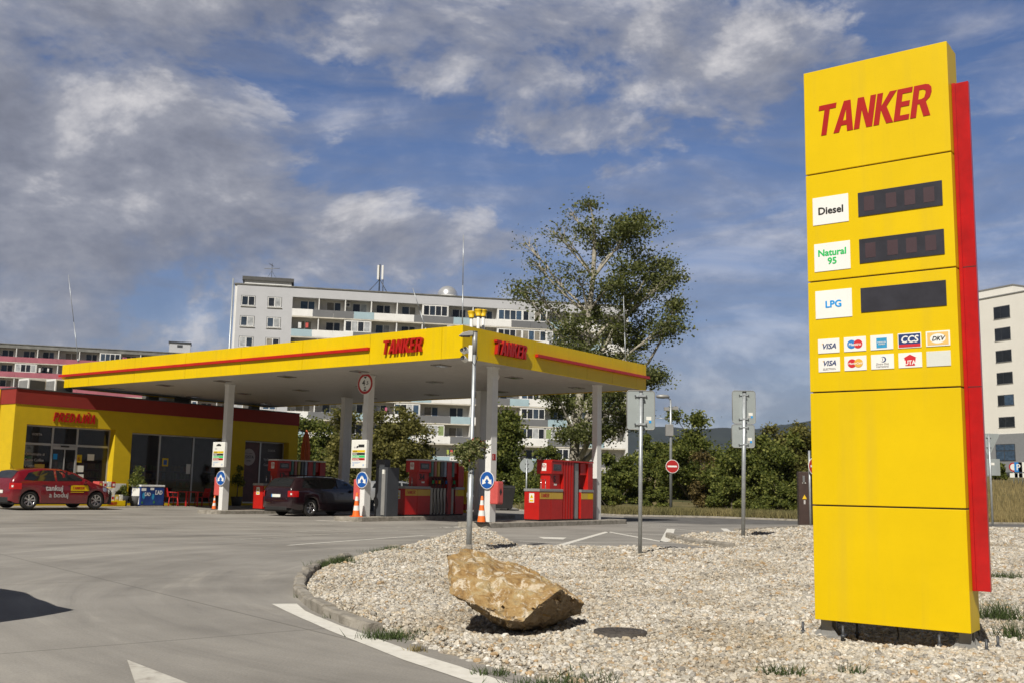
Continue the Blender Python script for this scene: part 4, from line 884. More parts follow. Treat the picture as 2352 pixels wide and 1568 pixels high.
mb = MB(); mb.box(0, 1.5, 0, .8, .05, .5, WHT); mb.box(.45, 1.4, -.01, 0, .1, .45, DGR); o = mb.build('roof_cabinet', loc=tuple(S(8.7, 1.4, SH)), bevel=.01); o.rotation_euler = (0, 0, TH); tag(o, 'low pale unit beside the column stub on the shop roof', 'roof unit')
# ---- in front of the shop
t_ = thing('product_stack', 'stack of red and white bags on a yellow shelf in front of the shop', 'stacked bags', tuple(S(3.62, -.75, .12)), TH)
mb = MB(); mb.box(-.05, 2.0, -.5, .3, 0, .26, YEL); mb.box(.0, 1.95, -.505, -.5, .04, .22, YEL); mb.build('shelf', None, t_, bevel=.01)
mb = MB(); put(mb, word('TANKER', .14, .75, .001), FR((0, -.508, 0), (1, 0, 0)), REDL, off=(.6, .06, .003)); mb.build('lettering', None, t_)
BAGM = [RED, STK, mat('bag yellow', (.65, .5, .08), .6), STK, REDF]
for i in range(16):
    x_ = .12+(i % 6)*.32; z_ = .26+(i//6)*.30
    if x_ > 1.2 and z_ > .5: continue
    mb = MB(); mb.box(x_-.13, x_+.13, -.42, .1, z_, z_+.27, BAGM[i*7 % 5 if x_ < 1.1 else 2+(i % 2)]); mb.box(x_-.08, x_+.08, -.426, -.42, z_+.06, z_+.18, BAGM[(i*3+1) % 5]); mb.build('bag', None, t_, bevel=.03)
FRB = mat('freezer blue', (.015, .05, .22), .4, var=.25, scale=2)
t_ = thing('ice_freezer', 'blue and white ice freezer chest by the shop window', 'freezer', tuple(S(5.72, -1.3, .12)), TH)
t_['_s'] = 1; del t_['_s']
mb = MB(); mb.box(0, 1.9, 0, .75, .04, 1.02, FRB); mb.build('chest', None, t_, bevel=.02)
mb = MB(); mb.box(-.02, 1.92, -.02, .77, 1.02, 1.12, WHT); mb.build('lid', None, t_, bevel=.015)
mb = MB(); X = FR((0, -.004, 0), (1, 0, 0)); put(mb, text('ĽAD', .30, .001, .008, 0, 'CENTER'), X, WHTS, off=(1.45, .62, .003)); put(mb, text('ĽAD', .24, .001, .008, 0, 'CENTER'), X, WHTS, off=(.55, .55, .003)); put(mb, slab(.05, .42, .8, .95, 0, .003), X, WHTS); put(mb, slab(.75, 1.05, .85, .97, 0, .003), X, WHTS); put(mb, disc(.12, 7, .25, .55, z=.001, sy=1.5), X, AMX); put(mb, disc(.11, 7, 1.0, .5, z=.001, sy=1.5), X, AMX); put(mb, disc(.07, 5, .15, .2, z=.001), X, LBUSHG); put(mb, disc(.08, 5, 1.1, .22, z=.001), X, LBUSHG); mb.build('lettering', None, t_)
mb = MB(); mb.box(-.006, 0, .1, .7, .1, .95, WHTS); mb.build('side_panel', None, t_)
RPL = mat('red plastic', (.50, .02, .02), .45, var=.08)
def chair(p, rz, label):
    t_ = thing('plastic_chair', label, 'chair', tuple(p), rz, 'red plastic chairs by the shop')
    mb = MB(); mb.box(-.24, .24, -.22, .22, .42, .45, RPL); mb.build('seat', None, t_, bevel=.012)
    mb = MB(); mb.add([Vector(q) for q in [(-.23, .22, .45), (.23, .22, .45), (.21, .33, .88), (-.21, .33, .88), (-.23, .25, .45), (.23, .25, .45), (.21, .36, .88), (-.21, .36, .88)]], [(0, 1, 2, 3), (7, 6, 5, 4), (0, 4, 5, 1), (1, 5, 6, 2), (2, 6, 7, 3), (3, 7, 4, 0)], RPL); mb.build('backrest', None, t_)
    for sx_ in (-1, 1):
        mb = MB(); mb.tube([(sx_*.26, -.2, .45), (sx_*.27, -.2, .66), (sx_*.26, .25, .68)], .02, 6, RPL); mb.build('armrest', None, t_)
        for sy_ in (-1, 1): mb = MB(); mb.tube([(sx_*.22, sy_*.2, .43), (sx_*.27, sy_*.26, 0)], .022, 6, RPL); mb.build('leg', None, t_)
chair(S(7.5, -1.2, .12), TH+1.4, 'red plastic chair next to the blue freezer')
chair(S(9.35, -1.15, .12), TH-1.5, 'red plastic chair right of the red table')
chair(S(13.1, -1.1, .12), TH+1.5, 'red plastic chair below the round window poster')
t_ = thing('plastic_table', 'square red plastic table between the chairs by the shop', 'table', tuple(S(8.45, -1.2, .12)), TH)
mb = MB(); mb.box(-.4, .4, -.4, .4, .68, .72, RPL); mb.build('tabletop', None, t_, bevel=.012)
for sx_ in (-.33, .33):
    for sy_ in (-.33, .33): mb = MB(); mb.box(sx_-.03, sx_+.03, sy_-.03, sy_+.03, 0, .68, RPL); mb.build('leg', None, t_)
for o in bpy.data.objects:
    if o.name not in before_shop and not o.parent and o.type in ('EMPTY', 'MESH'): o.scale = (KS*(.68 if o.name in ('ice_freezer', 'product_stack') else 1), KS, KS*(1 if o.name != 'ice_freezer' else .9))
# wheelie bin right of the right front column
pb = at(1150, 1172); t_ = thing('wheelie_bin', 'big black wheeled rubbish bin beyond the right front column', 'rubbish bin', (pb.x, pb.y, 0), .2)
mb = MB(); mb.add([Vector(q) for q in [(-.55, -.38, .12), (.55, -.38, .12), (.55, .38, .12), (-.55, .38, .12), (-.68, -.5, 1.15), (.68, -.5, 1.15), (.68, .5, 1.15), (-.68, .5, 1.15)]], [(3, 2, 1, 0), (4, 5, 6, 7), (0, 1, 5, 4), (1, 2, 6, 5), (2, 3, 7, 6), (3, 0, 4, 7)], BLK); mb.build('body', None, t_, bevel=.04)
mb = MB(); mb.box(-.70, .70, -.52, .52, 1.16, 1.22, BLK); mb.prism([(-.52, 1.22), (.52, 1.22), (.4, 1.34), (-.4, 1.34)], -.66, .66, BLK, plane='yz'); mb.build('lid', None, t_, bevel=.02)
for sx_ in (-.45, .45):
    for sy_ in (-.3, .3): mb = MB(); mb.tube([(sx_-.03, sy_, .08), (sx_+.03, sy_, .08)], .08, 10, TYR); mb.build('wheel', None, t_)
# closed parasol
pp = atY(696, 1158, 53); t_ = thing('parasol', 'closed orange parasol standing beyond the shop corner', 'parasol', (pp.x, pp.y, 0), 0)
mb = MB(); mb.tube([(0, 0, 0), (0, 0, 3.9)], .025, 8, GRY); mb.lathe([(0, 0), (.3, 0), (.3, .06), (0, .08)], 16, GRY); mb.build('pole', None, t_)
OFB = mat('faded orange cloth', (.62, .16, .07), .8, var=.12)
mb = MB(); n_ = 24; V = []; prof = [(.20, 1.9), (.30, 2.2), (.33, 2.7), (.31, 3.1), (.25, 3.3), (.20, 3.6), (.10, 3.85), (.02, 3.95)]
for r_, z_ in prof:
    for k in range(n_): a_ = 6.283*k/n_; q_ = r_*.58*(1+.28*math.cos(a_*8/1)); V.append((q_*math.cos(a_), q_*math.sin(a_), z_))
mb.add(V, [(i*n_+k, i*n_+(k+1) % n_, (i+1)*n_+(k+1) % n_, (i+1)*n_+k) for i in range(len(prof)-1) for k in range(n_)], OFB); mb.build('canopy_cloth', None, t_)

# ================================================================== CARS
def interp(tab, x):
    for (x0, y0), (x1, y1) in zip(tab[:-1], tab[1:]):
        if x <= x1:
            if x <= x0: return y0
            f_ = (x-x0)/(x1-x0); f_ = f_*f_*(3-2*f_)*.35+f_*.65; return y0+(y1-y0)*f_
    return tab[-1][1]
HATCH = dict(L=4.05, W=.86, ax=(.68, 3.25), r=.315, belt=[(0,.62),(.03,.95),(.5,.97),(1.5,.95),(2.6,.92),(3.1,.90),(3.6,.80),(3.95,.66),(4.05,.52)],
  roof=[(0,.62),(.03,.97),(.10,1.10),(.30,1.34),(.6,1.41),(1.2,1.455),(1.9,1.44),(2.4,1.33),(2.9,1.08),(3.15,.95),(3.5,.87),(3.8,.76),(4.0,.62),(4.05,.52)],
  low=[(0,.30),(.2,.21),(3.6,.2),(4.05,.26)], plan=[(0,.70),(.06,.78),(.3,.845),(.8,.86),(3.2,.86),(3.7,.80),(3.95,.68),(4.05,.50)], gl=(.36, 3.0), ws=(2.12, 3.05), rw=(.08, .36), side=[[(.42,1.03),(.62,1.28),(1.15,1.375),(1.55,1.385),(1.58,1.0),(.75,1.0)],[(1.66,1.0),(1.64,1.385),(1.95,1.375),(2.3,1.29),(2.78,1.02)]])
ESTATE = dict(L=4.57, W=.885, ax=(.98, 3.56), r=.325, belt=[(0,.55),(.04,.98),(.6,1.0),(2.2,.97),(3.2,.94),(3.9,.86),(4.4,.70),(4.57,.5)],
  roof=[(0,.55),(.04,1.0),(.14,1.14),(.34,1.38),(.55,1.45),(1.5,1.49),(2.4,1.47),(2.85,1.39),(3.4,1.12),(3.65,.98),(4.0,.90),(4.4,.74),(4.57,.5)],
  low=[(0,.32),(.3,.24),(4.1,.2),(4.57,.27)], plan=[(0,.66),(.05,.78),(.25,.86),(.8,.885),(3.6,.885),(4.2,.80),(4.45,.66),(4.57,.45)], gl=(.5, 3.4), ws=(2.68, 3.52), rw=(.10, .38), side=[[(.50,1.06),(.66,1.33),(1.45,1.39),(1.47,1.04)],[(1.55,1.04),(1.53,1.395),(2.25,1.385),(2.28,1.03)],[(2.36,1.03),(2.34,1.385),(2.75,1.345),(3.28,1.06)]])
def car_surf(S):
    def sec(x):
        w_ = interp(S['plan'], x); b_ = interp(S['belt'], x); rf = max(interp(S['roof'], x), b_+.012); lo = interp(S['low'], x)
        for a_ in S['ax']:
            d = abs(x-a_); ra = S['r']+.055
            if d < ra: lo = max(lo, S['r']+math.sqrt(ra*ra-d*d)-.01)
        gh_ = min(1, (rf-b_)/.42); wr = w_*.965-.155*gh_*w_/.86; rl = rf-.055*gh_-.008
        md = max(lo+.02, .52)
        return [(w_*.955, lo), (w_*.99, max(lo+.01, lo+(md-lo)*.5)), (w_, md), (w_*.995, max(md+.01, b_-.12)), (w_*.965, b_), (wr, rl), (wr*.86, rf-.012*gh_), (wr*.45, rf+.012*gh_), (0, rf+.02*gh_)]
    return sec
def side_y(S, x, z):
    p = car_surf(S)(x)
    for (y0, z0), (y1, z1) in zip(p[:-1], p[1:]):
        if z <= z1: return y0+(y1-y0)*max(0, (z-z0)/max(z1-z0, 1e-6))
    return p[-1][0]
def car(name, S, paint, label, loc, rz, grp='cars on the forecourt', hubs=7, plate_=True, rails=False):
    t_ = thing(name, label, 'car', tuple(loc), rz, grp); L = S['L']; sec = car_surf(S)
    ax = [0, .02, .05, .1, .16, .24]+[.32+i*.065 for i in range(int((L-.6)/.065))]+[L-.26, L-.18, L-.1, L-.05, L-.02, L]
    for a_ in S['ax']: ax += [a_-S['r']-.055, a_+S['r']+.055, a_-S['r']-.04, a_+S['r']+.04]
    ax = sorted(ax); n_ = 9; V = []; F = []
    for x in ax:
        for s_ in (1, -1):
            for y, z in sec(x): V.append((x, s_*y, z))
    for i in range(len(ax)-1):
        for s_ in (0, 1):
            for k in range(n_-1):
                a_ = i*18+s_*9+k; q = (a_, a_+1, a_+19, a_+18); F.append(q if s_ == 0 else q[::-1])
    for e_ in (0, len(ax)-1):
        for k in range(n_-1): F.append((e_*18+k, e_*18+k+1, e_*18+9+k+1, e_*18+9+k))
    mb = MB(); mb.add(V, F, paint, True); o = mb.build('body', None, t_)
    bm = bmesh.new(); bm.from_mesh(o.data); bmesh.ops.remove_doubles(bm, verts=bm.verts, dist=.0005); bmesh.ops.recalc_face_normals(bm, faces=bm.faces); bm.to_mesh(o.data); bm.free()
    mb = MB(); mb.box(.12, L-.12, -S['W']+.12, S['W']-.12, .17, .62, BLK); mb.build('underbody', None, t_)
    for s_ in (1, -1):
        for pl in S['side']:
            P_ = []; n2 = len(pl)
            for j in range(n2):
                for q in range(3):
                    f_ = q/3; x = pl[j][0]*(1-f_)+pl[(j+1) % n2][0]*f_; z = pl[j][1]*(1-f_)+pl[(j+1) % n2][1]*f_; P_.append((x, s_*(side_y(S, x, z)+.006), z))
            c = tuple(sum(v[i] for v in P_)/len(P_) for i in range(3)); m_ = len(P_)
            mb = MB(); mb.add(P_+[c], [(j, (j+1) % m_, m_) for j in range(m_)], GLCAR); mb.build('side_window', None, t_)
    def topglass(x0, x1, nm):
        V = []; xs_ = [x0+(x1-x0)*i/8 for i in range(9)]
        for x in xs_:
            p = sec(x); lim = p[6][0]*.97
            for f_ in (-1, -.6, -.2, .2, .6, 1):
                y = abs(f_)*lim; z = p[8][1]+(p[6][1]-p[8][1])*(y/p[6][0])**2; V.append((x, f_*lim, z+.010))
        d_ = MB(); d_.add(V, [(i*6+k, i*6+k+1, i*6+k+7, i*6+k+6) for i in range(8) for k in range(5)], GLCAR, True); d_.build(nm, None, t_)
    topglass(*S['ws'], 'windscreen'); topglass(*S['rw'], 'rear_window')
    for a_ in S['ax']:
        for s_ in (1, -1):
            X = Matrix.Translation((a_, s_*(S['W']-.13), S['r']))@Matrix.Rotation(-s_*math.pi/2, 4, 'X'); r_ = S['r']
            mb = MB(); mb.lathe([(r_*.60, -.09), (r_*.9, -.09), (r_, -.06), (r_, .07), (r_*.93, .10), (r_*.66, .095), (r_*.62, .06)], 28, TYR, X); wo_ = mb.build('wheel', None, t_)
            mb = MB(); mb.lathe([(r_*.66, .085), (r_*.62, .09), (r_*.58, .06), (r_*.56, .0)], 28, CHR, X); mb.lathe([(0, .075), (r_*.12, .075), (r_*.15, .05)], 12, CHR, X)
            for k in range(hubs):
                Y = X@Matrix.Rotation(6.283*k/hubs, 4, 'Z'); mb.add([Y@Vector(q) for q in [(r_*.08, -.022, .066), (r_*.08, .022, .066), (r_*.6, .034, .078), (r_*.6, -.034, .078), (r_*.08, -.022, .03), (r_*.08, .022, .03), (r_*.6, .034, .04), (r_*.6, -.034, .04)]], [(0, 1, 2, 3), (0, 3, 7, 4), (1, 5, 6, 2), (4, 7, 6, 5)], CHR)
            mb.build('rim', None, wo_)
            mb = MB(); mb.lathe([(0, .01), (r_*.6, .01)], 20, BLK, X); mb.build('brake_disc', None, wo_)
    TL = MATS.get('tail red') or mat('tail red', (.45, .01, .01), .15, var=.1, coat=.5)
    bz = interp(S['belt'], .3)
    for s_ in (1, -1):
        mb = MB(); xs_ = [.0, .03, .07, .14, .24, .34]; V = []
        for x in xs_:
            for z in (bz-.27, bz-.2, bz-.13, bz-.05): V.append((x-.006 if x < .05 else x, s_*(side_y(S, max(x, .07), z)+.008-(.10 if x < .01 else .04 if x < .04 else 0)), z))
        V2 = [(-.008, s_*(side_y(S, .07, bz-.15)-.14), z) for z in (bz-.27, bz-.2, bz-.13, bz-.05)]; V = V2+V
        mb.add(V, [(i*4+k, i*4+k+1, i*4+k+5, i*4+k+4) for i in range(6) for k in range(3)], TL, True); tl = mb.build('tail_light', None, t_)
        mb = MB(); V = [V[i] for i in (9, 10, 13, 14)]; V = [(v[0]-.006, v[1]+s_*.004, v[2]) for v in V]; mb.add(V, [(0, 1, 3, 2)], STK); mb.build('reversing_lens', None, tl)
        mb = MB(); xs_ = [L-.55, L-.4, L-.25, L-.14, L-.07]; V = []
        for x in xs_:
            b_ = interp(S['belt'], x)
            for z in (b_-.16, b_-.08, b_-.01): V.append((x, s_*(side_y(S, x, z)+.007), z))
        mb.add(V, [(i*3+k, i*3+k+1, i*3+k+4, i*3+k+3) for i in range(4) for k in range(2)], CHR, True); mb.build('headlight', None, t_)
        mx = S['side'][-1][-1][0]-.12; mb = MB(); mb.box(mx-.07, mx+.05, s_*(S['W']+.0) if s_ > 0 else -S['W']-.17, S['W']+.17 if s_ > 0 else -S['W'], .94, 1.07); mb.build('wing_mirror', paint, t_, bevel=.03)
        for hx_ in ([1.15, 2.15] if S is HATCH else [1.45, 2.55]):
            mb = MB(); y_ = side_y(S, hx_, .86); mb.box(hx_-.09, hx_+.09, min(s_*y_, s_*(y_+.03)), max(s_*y_, s_*(y_+.03)), .845, .875); mb.build('door_handle', paint, t_, bevel=.006)
        mb = MB(); 
        for hx_ in ([1.60, 2.72] if S is HATCH else [1.52, 2.32, 3.28]):
            P_ = [(hx_, z) for z in (.34, .5, .7, .85, .93)]; V = []
            for x, z in P_: V += [(x-.005, s_*(side_y(S, x, z)+.003), z), (x+.005, s_*(side_y(S, x, z)+.003), z)]
            mb.add(V, [(i*2, i*2+1, i*2+3, i*2+2) for i in range(4)], BLK)
        mb.build('door_seam', None, t_)
    if plate_: mb = MB(); mb.box(-.022, -.01, -.25, .25, .55 if S is HATCH else .70, .66 if S is HATCH else .81, STK); mb.box(-.024, -.022, .20, .25, .55 if S is HATCH else .70, .66 if S is HATCH else .81, LBL); mb.build('number_plate', None, t_)
    mb = MB(); mb.box(-.015, .25, -.6, .6, .22, .42 if S is HATCH else .36, BLK); mb.build('bumper_trim', None, t_, bevel=.03)
    if rails:
        for s_ in (1, -1): mb = MB(); mb.tube([(.75, s_*.56, 1.42), (.85, s_*.57, 1.50), (2.3, s_*.57, 1.51), (2.45, s_*.56, 1.45)], .018, 6, BLK); mb.build('roof_rail', None, t_)
        mb = MB(); mb.tube([(.5, 0, 1.4), (.3, 0, 1.58)], .006, 5, BLK); mb.build('aerial', None, t_)
    return t_
CRED = mat('car red', (.17, .004, .010), .25, var=.03, coat=1.0, spec=.6); CWINE = mat('car dark wine', (.016, .005, .008), .22, var=.03, coat=1.0, spec=.6); CSIL = mat('car silver', (.42, .43, .44), .3, metal=.5, var=.03, coat=.8); CWHI = mat('car white', (.62, .64, .67), .3, var=.03, coat=.8)
GRP = 'cars on the forecourt'
# red hatchback along the shop front
c_r = at(65, 1168, .13); base = c_r+UY*.78-VX*.68; base.z = .13
rc = car('parked_car', HATCH, CRED, 'dark red hatchback with lettering on its doors parked before the shop', base, TH, GRP)
CX = FR((0, -.868, 0), (1, 0, 0))
mb = MB(); put(mb, text('tankuj', .27, .001, .007), CX, WTX, off=(1.22, .66, .0)); put(mb, text('a boduj', .25, .001, .003), CX, GRYT, off=(1.36, .42, .002)); mb.build('lettering', None, rc)
mb = MB(); put(mb, ([(2.18, .66, .003), (2.92, .66, .003), (2.85, .86, .003), (2.18, .86, .003)], [(0, 1, 2, 3)]), CX, YEL); put(mb, slab(2.18, 2.7, .60, .62, .0, .003), CX, YEL); put(mb, word('TANKER', .10, .5, .001), CX, REDL, off=(2.23, .71, .006)); mb.build('logo_sticker', None, rc)
mb = MB(); mb.tube([(.45, .0, 1.38), (.28, 0, 1.62)], .006, 5, BLK); mb.build('aerial', None, rc)
# dark estate at the pump
c_w = at(711, 1184.6, .0); base = c_w+UY*.80-VX*.98; base.z = 0.0
car('parked_car', ESTATE, CWINE, 'dark wine red estate car standing at the pump behind the middle front column', base, TH, GRP, hubs=6, rails=True)
p = at(905, 1160); car('parked_car', ESTATE, CSIL, 'silver car seen behind the grey cabinet beyond the middle island', (p.x-1.8, p.y*.97, 0), .35, GRP, plate_=False)
p = at(1005, 1160); car('parked_car', HATCH, CWHI, 'white car with a sloping windscreen seen past the yellow air stand', (p.x-1.6, p.y*.97, 0), .15, GRP, plate_=False)
tipp = Vector((-4.45, 8.4, 0)); VAN = dict(L=4.7, W=.95, ax=(.95, 3.85), r=.33, belt=[(0,.62),(.03,1.1),(3.6,1.12),(4.6,1.2),(4.7,.9)], roof=[(0,.62),(.03,1.3),(.08,1.9),(.3,2.02),(2.6,2.08),(3.0,2.05),(3.7,1.78),(4.5,1.52),(4.67,1.45),(4.7,.9)], low=[(0,.3),(4.7,.27)], plan=[(0,.86),(.06,.92),(.3,.95),(4.2,.95),(4.64,.93),(4.7,.86)], gl=(.5, 3.4), ws=(3.15, 4.0), rw=(.03, .12), side=[[(2.5,1.15),(2.5,1.8),(3.0,1.8),(3.7,1.2)]])
hd = Vector((.82, -.572, 0)).normalized(); lf = Vector((-hd.y, hd.x, 0)); vb = Vector((-4.42, 8.50, 0))-lf*.9-hd*4.68
car('parked_car', VAN, CWHI, 'white van just left of the frame whose shadow falls on the concrete', vb, math.atan2(hd.y, hd.x), GRP)

# ================================================================== POLES AND ROAD SIGNS
def gz(p): return float(gh(p.x, p.y))
pb = at(1077, 1248, .17); pb.z = gz(pb)-.02; ph = 2.8+1.2+.0
P0 = atY(1091, 762, pb.y); H = P0.z-pb.z; lean = (P0.x-pb.x)
t_ = thing('lamp_post', 'galvanised camera post with a flat street lamp head and cameras on top', 'lamp post', tuple(pb)); 
mb = MB(); mb.tube([(0, 0, 0), (lean*.38, 0, H*.38)], .052, 14, GALV); mb.tube([(lean*.38, 0, H*.38), (lean*.40, 0, H*.40), (lean*.98, 0, H-.12)], [.052, .036, .034], 14, GALV); mb.build('pole', None, t_)
mb = MB(); mb.tube([(0, 0, 0), (.002, 0, .16)], .066, 14, CON); mb.build('concrete_collar', None, t_)
mb = MB(); mb.tube([(lean*.93, 0, H-.42), (lean, 0, H)], .048, 14, GRY); mb.tube([(lean, 0, H-.01), (lean, 0, H+.01)], .05, 14, DGR); mb.build('pole_head', None, t_)
LX = Matrix.Translation((lean-.03, 0, H-.05))
mb = MB(); mb.prism([(-.27, -.04), (-.2, .02), (-.1, .05), (.0, .05), (.0, -.02), (-.1, -.035)], -.075, .075, GRY, LX); mb.box(-.24, -.06, -.06, .06, -.05, -.038, GLA, LX)
for k in range(5): mb.box(-.09+k*.018, -.083+k*.018, -.06, .06, .05, .062, GRY, LX)
mb.build('lamp_head', None, t_, bevel=.006)
CB = Matrix.Translation((lean*.95, 0, H-.40))
mb = MB(); mb.box(-.11, -.035, -.05, .05, -.16, .14, WHTS, CB); mb.build('camera_bracket', None, t_, bevel=.008)
for k, (ox, oz, n_) in enumerate(((-.15, .05, .045), (-.21, .03, .04), (-.19, -.12, .048))):
    mb = MB(); Xc = Matrix.Translation(CB@Vector((ox, -.02, oz)))@Matrix.Rotation(-2.0, 4, 'Z')@Matrix.Rotation(math.pi/2-.25, 4, 'Y'); mb.lathe([(0, -.07), (n_, -.06), (n_*1.1, .05), (n_*.95, .07)], 14, WHTS, Xc); mb.lathe([(n_*.9, .06), (n_*.6, .05), (0, .05)], 14, BLK, Xc); mb.build('camera', None, t_)
mb = MB(); mb.tube([CB@Vector((-.05, 0, -.16)), CB@Vector((.02, -.06, -.24)), CB@Vector((.06, -.05, -.10)), CB@Vector((.03, -.04, .02))], .008, 6, BLK); mb.build('cable', None, t_)
# flower basket
def leaves(name, centres, rads, n, size, m, parent=None, squash=1.0, seed=1, clump=None, shell=.0):
    g = np.random.default_rng(seed); C_ = np.array(centres, float); R_ = np.array(rads, float); wts = R_**2.4; wts /= wts.sum(); k = g.choice(len(C_), n, p=wts)
    d = g.normal(size=(n, 3)); d /= np.linalg.norm(d, axis=1)[:, None]; r_ = g.uniform(shell, 1, n)**(1/2.2)
    P_ = C_[k]+d*(r_*R_[k])[:, None]*np.array([1, 1, squash])
    if clump:
        nc, cr_ = clump; ci = g.integers(0, nc, n); base = P_[:nc]; P_ = base[ci % len(base)]+g.normal(0, cr_, (n, 3))*np.array([1, 1, .6])
    a_ = g.normal(size=(n, 3)); a_ /= np.linalg.norm(a_, axis=1)[:, None]; b_ = np.cross(a_, g.normal(size=(n, 3))); b_ /= np.linalg.norm(b_, axis=1)[:, None]
    s_ = size*g.uniform(.6, 1.35, n)[:, None]; V = np.stack([P_-a_*s_*.5, P_+b_*s_*.33, P_+a_*s_*.5, P_-b_*s_*.33], 1).reshape(-1, 3)
    return np_mesh(name, V, np.arange(4*n).reshape(-1, 4), m, False, parent)
def foliage(name, stops, rough=.75, trans=.25):
    if name in MATS: return MATS[name]
    m = bpy.data.materials.new(name); m.use_nodes = True; t = m.node_tree; b = t.nodes['Principled BSDF']; b.inputs['Roughness'].default_value = rough; b.inputs['Specular IOR Level'].default_value = .3
    g = N(t, 'ShaderNodeNewGeometry'); tcn = N(t, 'ShaderNodeTexCoord'); no = N(t, 'ShaderNodeTexNoise'); no.inputs['Scale'].default_value = .45; no.inputs['Detail'].default_value = 3; t.links.new(tcn.outputs['Object'], no.inputs['Vector'])
    f = math_(t, 'ADD', math_(t, 'MULTIPLY', g.outputs['Random Per Island'], .55), math_(t, 'MULTIPLY', no.outputs[0], .5)); c = ramp_(t, f, stops); t.links.new(c, b.inputs['Base Color'])
    tr = N(t, 'ShaderNodeBsdfTranslucent'); t.links.new(mixc(t, 1.0, c, (1.3, 1.4, .7), 'MULTIPLY'), tr.inputs[0]); mx = N(t, 'ShaderNodeMixShader'); mx.inputs[0].default_value = trans; t.links.new(b.outputs[0], mx.inputs[1]); t.links.new(tr.outputs[0], mx.inputs[2]); t.links.new(mx.outputs[0], t.nodes['Material Output'].inputs[0])
    MATS[name] = m; return m
IVY = foliage('ivy', [(.2, (.03, .045, .012)), (.45, (.09, .115, .03)), (.65, (.22, .23, .10)), (.85, (.38, .36, .18))])
zb = atY(1080, 1040, pb.y); fb = thing('flower_basket', 'trailing ivy and pink flowers in a basket ringing the camera post', 'flower basket', (zb.x, pb.y, zb.z))
mb = MB(); mb.lathe([(.055, -.02), (.11, -.02), (.15, .09), (.14, .10), (.055, .09)], 18, mat('brown pot', (.05, .03, .02), .7)); mb.build('pot', None, fb)
leaves('foliage', [(-.16, -.02, .06), (.02, -.08, .10), (.16, -.03, .13), (-.06, -.12, -.06), (-.15, -.05, -.08), (.12, -.08, .0), (.20, .0, -.02), (-.24, 0, -.04), (.0, -.1, -.16), (.1, 0, .2), (-.02, .1, .05)], [.14, .15, .14, .14, .13, .14, .12, .10, .13, .12, .17], 2600, .05, IVY, fb, 1, 5, (150, .035))
leaves('flowers', [(.12, -.08, .26), (.22, -.05, .22), (.05, -.1, .24), (.02, -.2, -.14), (-.02, -.18, -.1), (.25, -.04, .1)], [.05, .05, .04, .03, .02, .03], 26, .03, mat('pink petals', (.65, .10, .12), .6, var=.2), fb, 1, 6)
def back_sign(px, py, plates, label, topy):
    p = at(px, py, .07); p.z = gz(p)-.01; t_ = thing('road_sign', label, 'road sign', tuple(p), 0, 'road signs seen from behind'); tp = atY(px+2.5, topy, p.y); H = tp.z-p.z
    ln = tp.x-p.x
    mb = MB(); mb.tube([(0, 0, 0), (ln, 0, H)], .036 if p.y < 22 else .052, 12, GALV); mb.tube([(ln, 0, H-.01), (ln, 0, H+.03)], .034 if p.y < 22 else .054, 12, BLK); mb.build('pole', None, t_)
    r_ = .06
    for (x0, y0, x1, y1, st_) in plates:
        a_ = atY(x0, y0, p.y+r_); b_ = atY(x1, y1, p.y+r_); X = Matrix.Translation((0, 0, 0)); c_ = .05 if p.y < 22 else .07
        ax0, ax1, az0, az1 = a_.x-p.x, b_.x-p.x, b_.z-p.z, a_.z-p.z; poly = []
        for (cx_, cz_, s_) in ((ax0+c_, az0+c_, math.pi), (ax1-c_, az0+c_, 1.5*math.pi), (ax1-c_, az1-c_, 0), (ax0+c_, az1-c_, .5*math.pi)):
            for k in range(5): q = s_+k*math.pi/8; poly.append((cx_+c_*math.cos(q), cz_+c_*math.sin(q)))
        mb = MB(); mb.prism(poly, r_, r_+.012, SIGB); o = mb.build('sign_plate', None, t_)
        rim = MB(); P3 = [(a_*1.0, r_, b_) for a_, b_ in poly]; rim.tube(P3+[P3[0]], .009, 6, GRY); rim.build('rim', None, o)
        for f_ in (.14, .87):
            z_ = az1+(az0-az1)*f_; mb = MB(); k_ = (ax1-ax0)*.2; xc_ = ln*(z_/H); mb.box(xc_-k_, xc_+k_, r_-.03, r_, z_-.012, z_+.012, GALV); mb.box(xc_-.05, xc_+.05, -.055, r_-.03, z_-.018, z_+.018, GALV)
            for s_ in (-1, 1): mb.box(xc_+s_*k_-.012, xc_+s_*k_+.012, r_-.036, r_-.03, z_-.018, z_+.018, DGR)
            mb.build('clamp', None, o)
        w_ = ax1-ax0; zz = az0+(az1-az0)*st_; mb = MB(); mb.box(ax1-w_*.30, ax1-w_*.12, r_-.004, r_, zz, zz+w_*.13, STK); mb.box(ax1-w_*.20, ax1-w_*.12, r_-.004, r_, zz-w_*.1, zz-w_*.01, SKB); mb.box(ax1-w_*.34, ax1-w_*.21, r_-.004, r_, zz-w_*.08, zz-w_*.03, GRYT); mb.build('sticker', None, o)
back_sign(1470, 1270, [(1440, 896, 1503.6, 986, .24)], 'grey back of a single rectangular road sign on the nearer galvanised pole', 901)
back_sign(1707, 1232, [(1681.6, 896, 1735.5, 972.3, .24), (1680.6, 973.3, 1733.5, 1027.5, .3)], 'grey backs of two stacked road signs on the farther galvanised pole', 901)
SRED = MATS['sign red']
